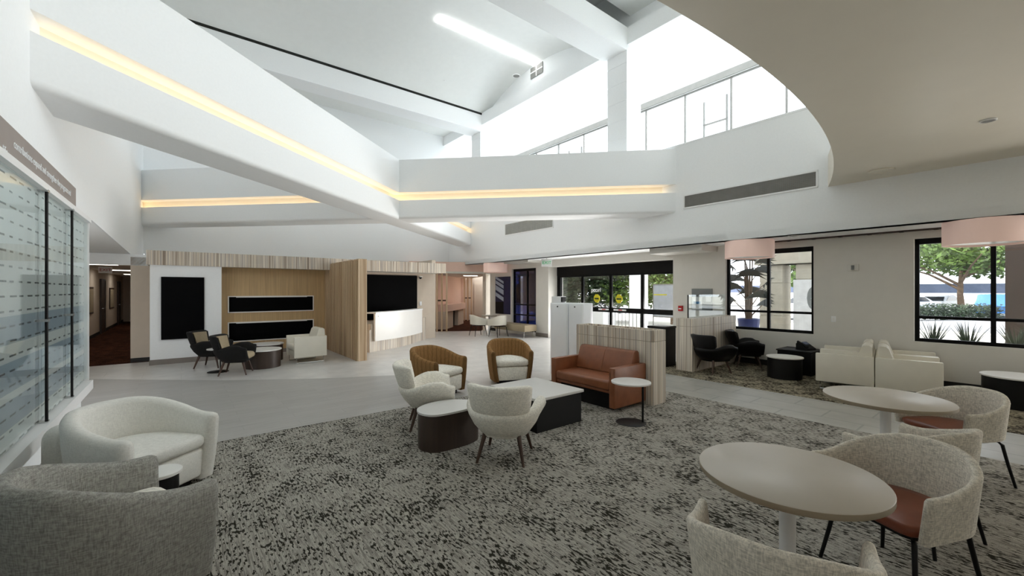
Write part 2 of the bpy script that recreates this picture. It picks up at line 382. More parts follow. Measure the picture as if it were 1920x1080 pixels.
m.rings([[(PL, s, z) for s, z in a], [(PB+.2, s, z) for s, z in a]], closed=False)
m.rings([[(PL, s, z+.1) for s, z in a], [(PB+.2, s, z+.1) for s, z in a]], closed=False)
struct('ceiling_vault', m, 'ceil', smooth=60)
m = MB(); m.box(PL-.2, PB+.4, -6.2, 6.7, 9.0, 9.1); m.box(PL-.2, PB+.4, 13.9, SB+.3, 8.5, 8.6); struct('ceiling_upper', m, 'ceil')
m = MB(); m.box(PB-.02, PB+.2, -6, SB, 8.5, 9.9); struct('wall_upper', m, 'wall')
m = MB(); m.box(-7, 13, -7, 18, 9.9, 10.1); struct('ceiling_roof', m, 'wall')
for i, (p, s) in enumerate(((9.05, 6.6), (9.05, 13.35))):
    m = MB()
    for k in range(6): m.box(p, p+.62, s, s+.62, 5.2+k*.49, 5.2+k*.49+.478)
    m.box(p+.008, p+.612, s+.008, s+.612, 5.2, 8.15); struct('column' if not i else 'column.001', m, 'wall')
# ------------------------------------------------------------------ crossing beams with a lit slot
def beam(name, A, B, side, wd, label, e=0):
    A = Vector((*A, 0)); B = Vector((*B, 0)); L = (B-A).length; a = math.atan2((B-A).y, (B-A).x)
    m = MB(); y0, y1 = (0, wd) if side > 0 else (-wd, 0)
    def prof(pts, mat=0): m.rings([[(x, y, z) for y, z in pts] for x in (0, L)], True, True, mat)
    def rr(z0, z1, r, rt=.0):
        q = []
        for cy, cz, a0 in ((y0+r, z0+r, pi), (y1-r, z0+r, 1.5*pi)):
            q += [(cy+r*cos(a0+pi/2*k/4), cz+r*sin(a0+pi/2*k/4)) for k in range(5)]
        return q + [(y1, z1), (y0, z1)]
    prof(rr(3.58+e, 4.07-e, .07)); prof([(y0+.26, 4.06), (y1-.26, 4.06), (y1-.26, 4.28), (y0+.26, 4.28)], 1)
    prof([(y0, 4.27+e), (y1, 4.27+e), (y1, 5.13-e), (y0, 5.13-e)])
    o = m.build(name, ['wall', 'core'], loc=A, rz=a, smooth=40); o['kind'] = 'structure'; o['label'] = label
    for k, y in enumerate((y0+.2, y1-.2)):
        m = MB(); m.box(.1, L-.1, y-.02, y+.02, 4.071, 4.085); m.build('cove_light', 'cove', o, smooth=0)
beam('ceiling_beam.003', (-4.39-.2, 3.79-1), (-1.61, 17.6), 1, .75, 'long white beam with a warm lit slot running away from the left wall')
beam('ceiling_beam.004', (-11.2, 11.91), (4.3, 10.01), 1, .75, 'white beam with a warm lit slot crossing the atrium', .004)
# ------------------------------------------------------------------ glazing of the ground floor
def window(name, s0, s1, z0, z1, mull, rail, pane='glass', p=PW+.12, fw=.06, label=None):
    f = MB(); d0, d1 = p-.03, p+.03
    f.box(d0, d1, s0, s1, z1-.10, z1); f.box(d0, d1, s0, s1, z0, z0+fw); f.box(d0, d1, s0, s0+fw, z0, z1); f.box(d0, d1, s1-fw, s1, z0, z1)
    for q in mull: f.box(d0, d1, q-.03, q+.03, z0, z1)
    for q in rail: f.box(d0+.002, d1-.002, s0, s1, q-.025, q+.025)
    o = struct(name, f, 'frame', label)
    e = [s0]+list(mull)+[s1]
    for a, b in zip(e[:-1], e[1:]):
        g = MB(); g.box(p-.004, p+.004, a+.02, b-.02, z0+.02, z1-.04); g.build('pane', pane, o, smooth=0)
    return o
window('window_1', 2.9, 4.71, .78, 2.64, [3.79], [1.22], label='black framed window behind the black armchairs')
window('window_4', -5.0, -1.6, .78, 2.64, [-3.3], [1.22])  # unseen window, added to bring daylight into the near part of the room
window('window_2', -.5, 1.37, .78, 2.64, [.43], [1.22], label='black framed window beside the far white seats')
window('window_3', 11.64, 13.1, .12, 2.56, [12.25], [1.15, .75], 'tint', label='dark tinted window behind the bench')
o = thing('wall_poster', 'tall dark blue poster with pale diagonal stripes beside the tinted window', 'poster', W(PW, 13.18, .74), TH)
m = MB(); m.box(-.03, 0, 0, .99, 0, 1.53); m.build('board', 'navy', o, smooth=0)
for k, (z, h) in enumerate(((.62, .16), (.88, .2), (1.14, .14), (1.34, .1))): m = MB(); m.rings([[(x, .42, z-.1), (x, .97, z+.12), (x, .97, z+.12+h), (x, .42, z-.1+h)] for x in (-.034, -.03)]); m.build('stripe', 'paleb', o, smooth=0)
m = MB(); m.box(-.034, -.03, .42, .98, .01, .5); m.build('lower_panel', 'black', o, smooth=0)
# entrance doors
PD = PW+.5
f = MB(); f.box(PD-.06, PD+.06, 6.09, 10.97, 2.24, 2.56); f.box(PD-.05, PD+.05, 6.09, 6.24, 0, 2.3); f.box(PD-.05, PD+.05, 10.8, 10.97, 0, 2.3)
dr = struct('door_1', f, 'frame', 'black framed glass entrance doors')
SX = lambda x, p: p*(.783-.6225*(x-960)/780)/(.6225+.783*(x-960)/780)
edges = [6.2, SX(1205, PD), SX(1146, PD), SX(1093, PD), 10.85]
for a, b in zip(edges[:-1], edges[1:]):
    f = MB(); f.box(PD-.03, PD+.03, a-.035, a+.05, 0, 2.26); f.box(PD-.03, PD+.03, b-.05, b+.035, 0, 2.26); f.box(PD-.028, PD+.028, a, b, 0, .2); f.box(PD-.028, PD+.028, a, b, 1.0, 1.15); f.box(PD-.028, PD+.028, a, b, 2.18, 2.26)
    leaf = f.build('door_leaf', 'frame', dr, smooth=0)
    g = MB(); g.box(PD-.004, PD+.004, a+.04, b-.04, .15, 2.2); g.build('pane', 'glass', leaf, smooth=0)
RB = Matrix(((0, 0, -1), (-1, 0, 0), (0, 1, 0)))       # lettering that faces -p (into the room), reading along -s
def text(name, body, size, mat, loc, rot, parent=None, align='CENTER', ext=.002, sx=1.):
    c = bpy.data.curves.new(name, 'FONT'); c.body = body; c.size = size; c.align_x = align; c.align_y = 'CENTER'; c.extrude = ext
    c.materials.append(M[mat]); o = bpy.data.objects.new(name, c); COL.objects.link(o)
    o.location = loc; o.rotation_euler = rot.to_euler(); o.scale.x = sx
    dg = bpy.context.evaluated_depsgraph_get(); me = bpy.data.meshes.new_from_object(o.evaluated_get(dg)); q = o
    o = bpy.data.objects.new(name, me); COL.objects.link(o); o.matrix_basis = q.matrix_basis; o.scale.x = sx
    bpy.data.objects.remove(q); o.name = name
    if parent: o.parent = parent
    return o
def room_text(name, body, size, mat, p, s, z, parent=None, face=-1, align='CENTER', sx=1.):
    # face -1: reads towards -p; +1: reads towards +p
    r = Matrix.Rotation(-pi/2 if face < 0 else pi/2, 3, 'Z') @ Matrix.Rotation(pi/2, 3, 'X')
    if parent is not None and parent.rotation_euler.z:
        return text(name, body, size, mat, (p, s, z), r, parent, align, sx=sx)
    q = W(p, s, z)
    return text(name, body, size, mat, q, Matrix.Rotation(TH, 3, 'Z') @ r, parent, align, sx=sx)
sm = (edges[2]+edges[3])/2
room_text('lettering', 'pcorl', .2, 'paper', PD-.036, sm, 1.72, dr)
for k, q in enumerate((sm-.02, edges[2]-.32)):
    m = MB(); n = 8
    m.rings([[(PD-.02+d, q+.13*cos(2*pi*j/n+pi/8), 1.44+.15*sin(2*pi*j/n+pi/8)) for j in range(n)] for d in (0, .006)]); m.box(PD-.022, PD-.019, q-.09, q+.09, 1.41, 1.46, mat=1)
    m.build('caution_decal', ['yellow', 'leafd'], dr, smooth=0)
for a, b in ((edges[2]+.08, edges[2]+.5), (edges[2]-.6, edges[2]-.12)):
    m = MB(); m.box(PD-.034, PD-.028, a, b, 1.06, 1.11); m.box(PD-.036, PD-.033, (a+b)/2-.09, (a+b)/2+.06, 1.07, 1.1, mat=1); m.build('push_label', ['paper', 'red'], dr, smooth=0)

# ------------------------------------------------------------------ donor wall on the left
m = MB(); m.box(PL, PL+.03, 1.2, SX(136, PL), 2.70, 3.0)
o = m.build('sign_board', 'band', rz=TH, smooth=0); tag(o, 'long taupe sign board with white lettering high on the left wall', 'sign')
SE = SX(136, PL)
room_text('lettering', 'contributions expand and strengthen the programs and', .098, 'paper', PL+.032, SE-.33, 2.875, o, 1, 'RIGHT')
room_text('lettering', 'life.', .098, 'paper', PL+.032, SX(4, PL), 2.76, o, 1, 'RIGHT')
t = thing('donor_display', 'printed glass donor display with black rods on the left wall', 'display', W(PL, 0, 0), TH)
m = MB(); m.box(.002, .03, 1.2, 8.14, .47, 2.64); m.build('backing_panel', 'donor', t, smooth=0)
for a, b in ((1.2, SX(62, PL)-.01), (SX(62, PL)+.01, SX(115, PL)-.01), (SX(115, PL)+.01, 8.12)):
    m = MB(); m.box(.055, .065, a, b, .5, 2.63); m.build('glass_panel', 'screeng', t, smooth=0)
for x in (62, 115):
    s = SX(x, PL); m = MB(); m.tube([(.085, s, .42), (.085, s, 2.68)], .012, 10); r = m.build('rod', 'bmetal', t)
    for z in (.46, 1.42, 2.64): m = MB(); m.box(.03, .1, s-.04, s+.04, z-.012, z+.012); m.build('bracket', 'chrome', r, smooth=0)
m = MB(); m.box(.002, .10, 1.2, 8.17, 2.64, 2.70); m.box(.002, .12, 1.2, 8.17, .34, .46); m.box(.002, .08, 8.14, 8.17, .46, 2.64); m.build('frame', 'white', t, smooth=0)

# ------------------------------------------------------------------ oak pavilion: header, nook, fin, reception
HS = 12.5
m = MB(); m.box(-.62, 7.05, HS, HS+.12, 2.29, 2.62)
for k in range(32): m.box(-.62+k*.24, -.62+k*.24+.235, HS-.006, HS, 2.29, 2.62)
o = m.build('header', 'zebra', rz=TH, smooth=0); tag(o, 'striped wood fascia running over the nook and the reception desk', 'fascia', kind='structure')
m = MB(); m.box(-.62, 7.05, HS+.1, 13.6, 2.30, 2.36); struct('ceiling_pavilion', m, 'wall_warm')
m = MB(); m.box(-.56, .78, HS+.02, HS+.3, 0, 2.29); pw = struct('wall_display', m, 'wall', 'white wall panel holding the tall black screen')
m = MB(); m.box(-.57, .79, HS-.0, HS+.02, 0, .12); struct('baseboard_display', m, 'base')
m = MB(); m.box(.78, 3.42, 13.0, 13.12, 0, 2.3); nk = struct('wall_nook', m, 'oak', 'oak wall of the seating nook')
m = MB(); m.box(.78, 3.4, 12.985, 13.0, 0, .1); struct('baseboard_nook', m, 'base')
m = MB(); m.box(3.5, 7.05, 13.45, 13.57, 0, 2.3); struct('wall_reception', m, 'beige')
# beige pier, corridor on the far left
m = MB(); m.box(-.94, -.58, 13.3, 32, 0, 2.5); struct('wall_pier', m, 'beige')
m = MB(); m.box(-2.7, -2.5, 8.2, 32, 0, 2.8); struct('wall_corridor', m, 'beige')
m = MB(); m.box(-2.5, -.9, 31, 31.2, 0, 2.8); struct('wall_corridor_end', m, 'beige')
m = MB(); m.box(-2.6, -.8, 13.4, 32, 2.47, 2.55); struct('ceiling_hall', m, 'wall_warm')
m = MB(); m.prism([(-2.5, 13.2), (-.58, 13.2), (-.58, 13.3), (-.94, 13.3), (-.94, 31), (-2.5, 31)], 0, .006); struct('floor.005', m, 'carpetb')
m = MB(); m.box(-2.5, -2.48, 8.2, 31, 0, .12); m.box(-.94, -.58, 13.28, 13.3, 0, .1); struct('baseboard_corridor', m, 'basedk')
for k, s in enumerate((16.5, 21.0, 26.0)):
    o = thing('ceiling_light', ['square ceiling light nearest the corridor mouth', 'second ceiling light down the corridor', 'third ceiling light deep in the corridor'][k], 'light', W(-1.75, s, 2.47), TH, 'corridor ceiling lights')
    m = MB(); m.box(-.33, .33, -.33, .33, -.02, 0); m.build('frame', 'white', o, smooth=0); m = MB(); m.box(-.3, .3, -.3, .3, -.026, -.02); m.build('diffuser', 'ledw', o, smooth=0)
for k, (s, wd) in enumerate(((22.8, 1.05), (28.4, 1.0))):
    o = thing('corridor_door', ['brown wooden door nearer the corridor mouth', 'brown wooden door further down the corridor'][k], 'door', W(-2.5, s, 0), TH, 'corridor doors')
    m = MB(); m.box(0, .04, 0, wd, 0, 2.1); m.build('door_leaf', 'walnut', o, smooth=0)
    m = MB(); m.box(0, .06, -.06, 0, 0, 2.16); m.box(0, .06, wd, wd+.06, 0, 2.16); m.box(0, .06, 0, wd, 2.1, 2.16); m.build('door_frame', 'umber', o, smooth=0)
    m = MB(); m.tube([(.04, .08, 1.0), (.1, .08, 1.0), (.1, .2, 1.0)], .012, 8); m.build('handle', 'chrome', o)
for k, s in enumerate((19.6, 25.5)):
    o = thing('framed_picture', ['brown framed picture nearer the corridor mouth', 'brown framed picture between the two corridor doors'][k], 'picture', W(-2.5, s, .88), TH, 'corridor pictures')
    m = MB(); m.box(0, .03, 0, 1.5, 0, .95); m.build('frame', 'walnut', o, smooth=0); m = MB(); m.box(.03, .034, .08, 1.42, .07, .88); m.build('print', 'beigef', o, smooth=0)
o = thing('exit_sign', 'small red exit sign under the corridor ceiling', 'sign', W(-1.9, 18.5, 2.26), TH)
m = MB(); m.box(-.16, .16, -.02, .02, 0, .2); m.build('housing', 'white', o, smooth=0)
text('lettering', 'EXIT', .13, 'red', (0, -.022, .1), Matrix.Rotation(pi/2, 3, 'X'), o)

def screen(name, label, p0, p1, s, z0, z1, frame='wlam', fw=.02, dep=.05):
    o = thing(name, label, 'screen', W(p0, s, z0), TH)
    m = MB(); m.box(0, p1-p0, -dep, 0, 0, z1-z0, bev=.004, seg=1); m.build('housing', frame, o, smooth=0)
    m = MB(); m.box(fw, p1-p0-fw, -dep-.006, -dep+.002, fw, z1-z0-fw); m.build('display', 'screen', o, smooth=0); return o
PX = lambda x, s: s*(.6225+.783*(x-960)/780)/(.783-.6225*(x-960)/780)      # p on the plane s at pixel column x
screen('wall_screen', 'tall black portrait screen on the white wall panel', PX(302, HS), PX(383, HS), HS+.02, .57, 2.02, 'screen', .006)
for z0, z1, l in ((1.12, 1.56, 'upper long black display niche in the oak wall'), (.36, .88, 'lower long black display niche in the oak wall')):
    a, b = PX(427, 13), PX(588, 13); o = thing('display_niche', l, 'niche', W(a, 13.0, z0), TH, 'display niches in the oak wall')
    m = MB(); L = b-a; h = z1-z0
    for q in ((0, .025, 0, h), (L-.025, L, 0, h), (0, L, 0, .025), (0, L, h-.025, h)): m.box(q[0], q[1], -.03, 0, q[2], q[3])
    m.build('frame', 'wlam', o, smooth=0); m = MB(); m.box(.02, L-.02, -.012, -.002, .02, h-.02); m.build('back_panel', 'screen', o, smooth=0)
    m = MB(); m.box(.18, L-.18, -.03, -.013, h-.04, h-.026); m.build('light_strip', 'white', o, smooth=0)
# slatted fin
FA, FB = 10.15, 13.4
m = MB(); m.box(3.36, 3.52, FA, FB, 0, 2.46)
for k in range(30): m.box(3.31, 3.36, FA+.02+k*.107, FA+.02+k*.107+.06, 0, 2.44)
m.box(3.33, 3.54, FA-.02, FA, 0, 2.46); m.box(3.33, 3.54, FA, FB-.8, 2.44, 2.47)
o = m.build('slatted_screen', 'slat', rz=TH, smooth=0); tag(o, 'tall oak slatted screen standing between the nook and the reception', 'screen wall', kind='structure')
# reception desk
da, db = Vector((-3.78, 11.5)), Vector((-3.02, 14.0)); dl = (db-da).length; dh = math.atan2((db-da).y, (db-da).x)
t = thing('reception_desk', 'white fronted reception desk with a striped wood base', 'desk', (da.x, da.y, 0), dh)
def bow(x, amt=.16): return -amt*sin(pi*x/dl)
m = MB(); n = 20
def slab(m, x0, x1, off, th, z0, z1, lo=None):
    r = []
    for k in range(n+1):
        x = x0+(x1-x0)*k/n; y = bow(max(0, min(dl, x)))+off; zz = z0 if lo is None else lo(k/n)
        r.append([(x, y, zz), (x, y+th, zz), (x, y+th, z1), (x, y, z1)])
    m.rings(r)
slab(m, 0, dl, 0, .05, .3, 1.08); m.build('front_panel', 'wlam', t)
m = MB(); slab(m, -.05, dl+.42, .1, .26, 0, .78); m.build('base', 'zebra', t)
m = MB(); slab(m, 0, dl, -.02, .3, 1.06, 1.1); m.build('counter_top', 'white', t)
m = MB(); m.box(.1, .16, -.045, -.025, .98, 1.0); m.build('lock', 'chrome', t)
m = MB(); m.box(-.12, .3, .1, .6, 0, .62); m.build('return_cabinet', 'zebra', t, smooth=0)
# the black screen wall behind the desk
screen('video_wall', 'wide black screen behind the reception desk', 3.56, 6.43, 13.45, .75, 2.22, 'screen', .006, .06)
o = thing('dome_camera', 'small black dome camera on the beige reception wall', 'camera', W(PX(788, 13.4), 13.38, 2.14), TH)
m = MB(); m.lathe([(.07, .06), (.07, .03), (.0, .03)], n=16); m.build('mount', 'white', o); m = MB(); m.lathe([(.05, .03), (.045, 0), (.02, -.03), (0, -.035)], n=16); m.build('dome', 'black', o)
m = MB(); m.box(0, .09, -.02, 0, 0, .14, bev=.006); o = m.build('thermostat', 'white', loc=W(PX(786, 13.45), 13.45, 1.18), rz=TH); tag(o, 'small white thermostat on the beige reception wall', 'thermostat')
# hall beyond reception: slat posts, blush wall, counter
m = MB(); m.box(7.05, 7.2, 13.5, SB+.2, 0, 2.8); struct('wall_hall', m, 'beige')
def room_from(a, b, th, z0, z1, name, mat):
    a = Vector(a); b = Vector(b); d = (b-a); m = MB(); m.box(0, d.length, 0, th, z0, z1)
    o = m.build(name, mat, loc=(a.x, a.y, 0), rz=math.atan2(d.y, d.x), smooth=0); o['kind'] = 'structure'; return o
room_from((-3.55, 17.3), (-2.75, 24.2), .12, 0, 2.8, 'wall_blush', 'pink')
room_from((-2.9, 24.2), (-.9, 24.2), .12, 0, 2.8, 'wall_hall_end', 'beige')
room_from((-1.25, 17.75), (-1.1, 24.2), -.12, 0, 2.8, 'wall_hall_side', 'beige')
m = MB(); m.prism([ps(*q) for q in ((-3.5, 17.3), (-1.3, 17.6), (-1.0, 24.2), (-2.8, 24.2))], 0, .005); struct('floor.006', m, 'carpetb')
room_from((-3.9, 17.0), (-.6, 17.9), 6.5, 2.42, 2.5, 'ceiling_hallway', 'wall_warm'); room_from((-4.2, 16.92), (-.6, 17.9), .1, 2.44, 2.9, 'wall_hall_fascia', 'pink')
m = MB()
o = thing('slat_divider', 'pale timber slat divider at the mouth of the blush hallway', 'divider', (-3.14, 17.2, 0), TH, 'timber slat dividers')
def slats(o):
    for k in range(3):
        m = MB(); m.box(k*.2, k*.2+.07, 0, .12, 0, 2.42); m.build('post', 'slat', o, smooth=0)
    m = MB(); m.box(.07, .4, .03, .09, 1.26, 1.32); m.build('rail', 'walnut', o, smooth=0)
slats(o); o.rotation_euler.z = R(10)
o = dup(o, (-2.72, 23.4, 0), R(4), 'darker timber slat divider at the far end of the blush hallway')
t = thing('wall_counter', 'blush counter with a shelf and dark opening in the hallway', 'counter', (-3.3, 18.2, 0), math.atan2(6.9, .8))
m = MB(); m.box(0, 3.4, -.5, -.02, .78, 1.08); m.build('counter_box', 'pink', t, smooth=0)
for q in ((0, 1.3), (2.3, 3.4)): m = MB(); m.box(*q, -.4, -.02, 0, .78); m.build('cabinet', 'beige', t, smooth=0)
m = MB(); m.box(1.3, 2.3, -.2, -.02, 0, .78); m.build('opening', 'black', t, smooth=0)
o = thing('ceiling_light', 'square ceiling light in the blush hallway', 'light', (-1.95, 19.6, 2.42), 0)
m = MB(); m.box(-.35, .35, -.35, .35, -.02, 0); m.build('frame', 'white', o, smooth=0); m = MB(); m.box(-.31, .31, -.31, .31, -.026, -.02); m.build('diffuser', 'ledw', o, smooth=0)
o = thing('hallway_door', 'beige door at the end of the blush hallway', 'door', (-2.2, 24.2, 0), 0)
m = MB(); m.box(0, .95, -.06, -.01, 0, 2.1); m.build('door_leaf', 'beige', o, smooth=0); m = MB(); m.box(.85, .9, -.12, -.06, 1.0, 1.12); m.build('handle', 'bmetal', o, smooth=0)
# ------------------------------------------------------------------ half walls
def half_wall(name, label, p0, p1, s0, s1, h, tray):
    t = thing(name, label, 'half wall', W(p0, s0, 0), TH); x, y = p1-p0, s1-s0
    m = MB(); m.box(0, x, 0, y, 0, h-.17); m.build('body', 'zebra', t, smooth=0)
    m = MB(); m.box(.006, x-.006, .006, y-.006, h-.175, h-.16); m.build('reveal', 'edge', t, smooth=0)
    m = MB()
    if tray:
        w_ = .035
        for q in ((0, x, 0, w_), (0, x, y-w_, y), (0, w_, 0, y), (x-w_, x, 0, y)): m.box(*q, h-.162, h)
        m.box(.01, x-.01, .01, y-.01, h-.16, h-.06)
    else: m.box(0, x, 0, y, h-.162, h)
    m.build('cap', 'zebra', t, smooth=0); return t
half_wall('planter_wall', 'striped wood half wall with an open tray top behind the tan sofa', 5.44, 5.77, 3.5, 5.02, 1.11, True)
half_wall('partition_wall', 'striped wood half wall by the entrance with a glass screen on top', 8.34, PW-.03, 4.45, 4.81, 1.11, False)
t = thing('glass_screen', 'clear glass screen standing on the half wall by the entrance', 'screen', W(8.5, 4.62, 1.112), TH)
m = MB(); m.box(0, 1.7, 0, .012, 0, .5); m.build('pane', 'screeng', t, smooth=0); m = MB(); m.box(-.012, 0, -.006, .018, 0, .5); m.build('post', 'bmetal', t, smooth=0)
o = thing('notice_board', 'grey notice board with white papers on the wall behind the glass screen', 'notice board', W(PW, SX(1336, PW), 1.2), TH)
L = SX(1298, PW)-SX(1336, PW)
m = MB(); m.box(-.03, 0, 0, L, 0, .55); m.build('board', 'greyp', o, smooth=0); m = MB(); m.box(-.034, -.03, L*.48, L*.98, .02, .34); m.build('poster', 'paper', o, smooth=0)
m = MB(); m.box(-.037, -.034, L*.55, L*.9, .16, .22); m.build('print', 'cyan', o, smooth=0); m = MB(); m.box(-.036, -.03, L*.05, L*.3, .22, .36); m.build('leaflet', 'paper', o, smooth=0)
o = thing('fire_alarm', 'small red fire alarm on the wall beside the entrance doors', 'alarm', W(PW, SX(1277, PW), 1.16), TH)
m = MB(); m.box(-.05, 0, -.06, .06, 0, .14, bev=.008); m.build('body', 'red', o); m = MB(); m.box(-.06, -.05, -.035, .035, .05, .075); m.build('pull_bar', 'white', o)
o = thing('fire_strobe', 'white fire alarm strobe high on the wall between the windows', 'alarm', W(PW, SX(1600, PW), 2.15), TH)
m = MB(); m.box(-.04, 0, -.09, .09, -.06, .07, bev=.01); m.build('housing', 'wall_warm', o); m = MB(); m.box(-.06, -.04, -.025, .025, -.04, .05, bev=.006); m.build('lens', 'greyp', o)
o = thing('light_switch', 'white light switch on the wall above the white seats', 'switch', W(PW, SX(1563, PW), 1.12), TH)
m = MB(); m.box(-.008, 0, -.04, .04, -.06, .06, bev=.003); m.build('plate', 'white', o); m = MB(); m.box(-.014, -.008, -.016, .016, -.03, .03); m.build('rocker', 'wlam', o)
# white cabinets by the entrance
for k, (x, wd, l) in enumerate(((1032, .40, 'left white upright cabinet with a box on top beside the half wall'), (1066, .33, 'right white upright cabinet touching the end of the half wall'))):
    t = thing('kiosk_cabinet', l, 'cabinet', (((x-960)/780*(8.5-.23*k)), 8.5-.23*k, 0), R(-38), 'white kiosk cabinets')
    m = MB(); m.box(0, wd, 0, .4, 0, 1.45, bev=.01); m.build('body', 'cab', t); m = MB(); m.box(.012, wd-.012, -.018, 0, .04, 1.43, bev=.004); m.build('door', 'cab', t)
    m = MB(); m.lathe([(.016, -.003), (.016, .0)], (wd*.45, 0), 12); o = m.build('lock', 'black', t, loc=(0, -.02, 1.38)); o.rotation_euler.x = pi/2
t = thing('dispenser_box', 'small white box standing on the left upright cabinet', 'box', (.92, 8.62, 1.45), R(-38))
m = MB(); m.box(-.08, .14, -.06, .16, 0, .13, bev=.01); m.build('body', 'white', t); m = MB(); m.box(.14, .17, -.05, .1, .02, .12); m.build('slot', 'black', t)
# ------------------------------------------------------------------ vents, signs, small ceiling things
def grille(name, label, s0, s1, z0, z1, mat):
    t = thing(name, label, 'vent', W(PB, s0, z0), TH); L, h = s1-s0, z1-z0
    m = MB()
    for q in ((0, L, 0, .03), (0, L, h-.03, h), (0, .03, 0, h), (L-.03, L, 0, h)): m.box(-.02, 0, *q)
    m.build('frame', 'white', t, smooth=0)
    m = MB(); m.box(-.006, 0, .02, L-.02, .02, h-.02); m.build('backing', 'base' if mat == 'grille' else 'grille', t, smooth=0)
    m = MB(); n = int(L/.035)
    for k in range(n): m.box(-.012, -.006, .03+k*(L-.06)/n, .03+k*(L-.06)/n+.012, .03, h-.03)
    for k in range(int(h/.035)): m.box(-.015, -.006, .03, L-.03, .03+k*.035, .03+k*.035+.014)
    m.build('louvre', mat, t, smooth=0)
grille('wall_vent', 'long dark grille on the white bulkhead right of the beam', SX(1534, PB), SX(1282, PB), 3.64, 3.97, 'grille')
grille('wall_vent', 'pale grey grille on the white bulkhead under the beam', SX(1038, PB), SX(947, PB), 3.72, 4.16, 'grille_l')
t = thing('exit_sign', 'green and white exit sign hanging under the bulkhead edge', 'sign', W(9.75, SX(1025, 9.75), 2.52), 0)
m = MB(); m.box(-.18, .18, -.02, .02, 0, .26, bev=.006); m.build('housing', 'white', t); m = MB(); m.tube([(0, 0, .26), (0, 0, .3)], .015); m.build('stem', 'chrome', t)
text('lettering', 'EXIT', .15, 'green', (0, -.024, .13), Matrix.Rotation(pi/2, 3, 'X'), t, ext=.004)
for k, (s, l) in enumerate(((.48, 'large blush drum pendant in front of the far right window'), (3.93, 'blush drum pendant over the black armchairs'), (13.4, 'blush drum pendant furthest away, near the blush hallway'))):
    t = thing('drum_pendant', l, 'lamp', W(9.81, s, 2.42), 0, 'blush drum pendants')
    m = MB(); m.lathe([(.47, 0), (.48, 0), (.48, .37), (.47, .37), (.47, 0)], n=48, caps=False); m.build('lamp_shade', 'shade', t)
    m = MB(); m.lathe([(.465, .03), (.465, .035)], n=48); m.build('diffuser', 'wlam', t); m = MB(); m.lathe([(.06, .37), (.06, .38)], n=16); m.build('canopy', 'white', t)
m = MB(); m.box(PW-.1, PW-.02, -3, 4.6, 2.772, 2.8); m2 = MB(); m2.box(0, .001, 0, .001, 0, .001)
o = m.build('linear_diffuser', 'umber', rz=TH, smooth=0); tag(o, 'long dark slot diffuser along the ceiling edge above the windows', 'diffuser')
m2.b.free()
for k in range(17): m = MB(); m.box(PW-.1, PW-.02, -3+k*.45, -3+k*.45+.06, 2.768, 2.772); m.build('blade', 'black', o, smooth=0)
def spot(name, label, cat, loc, r, rot=None, mats=('white', 'grille')):
    t = thing(name, label, cat, loc, 0)
    m = MB(); m.lathe([(r, 0), (r, -.012), (r*.86, -.016), (r*.8, -.004)], n=28, caps=False); m.build('ring', mats[0], t)
    m = MB(); m.lathe([(r*.82, -.004), (r*.82, -.008)], n=28); m.build('core', mats[1], t); return t
def at_z(x, y, z): d = 780*(1.7-z)/(y-545); return Vector(((x-960)/780*d, d, z))
spot('ceiling_speaker', 'round speaker set in the low ceiling near its right edge', 'speaker', at_z(1652, 320, 3.62), .17, mats=('near', 'near'))
spot('downlight', 'small round downlight in the low ceiling by the right frame edge', 'downlight', at_z(1853, 225, 3.62), .07)
spot('downlight', 'small round downlight under the soffit beside the drum pendant', 'downlight', at_z(1488, 442, 2.8), .10)
for k, (x, y, l) in enumerate(((968, 142, 'round smoke detector on the vault beside the grey grille'), (832, 151, 'tiny sprinkler on the vault left of the smoke detector'), (978, 26, 'small round fitting on the vault above the bright slot'), (478, 28, 'small round fitting on the vault beside the big left beam'))):
    z = 8.9 if k < 2 else 9.2
    spot('smoke_detector' if k == 0 else 'sprinkler' if k == 1 else 'ceiling_fitting', l, 'detector' if k == 0 else 'sprinkler' if k == 1 else 'fitting', at_z(x, y, z), (.13, .05, .1, .12)[k])
m = MB(); m.box(5.6, PB-.03, 10.27, 10.5, 9.255, 9.29); o = m.build('light_slot', 'strip', rz=TH, smooth=0); tag(o, 'long bright light slot along the crown of the vault', 'light')
o = thing('vault_grille', 'small grey square grille at the end of the bright slot', 'vent', W(PB-.03, 10.1, 8.9), TH)
m = MB(); m.box(-.02, 0, 0, .6, 0, .36); m.build('backing', 'grille', o, smooth=0); m = MB(); m.box(-.03, -.02, .28, .32, 0, .36); m.box(-.03, -.02, 0, .6, .16, .2); m.build('frame', 'white', o, smooth=0)
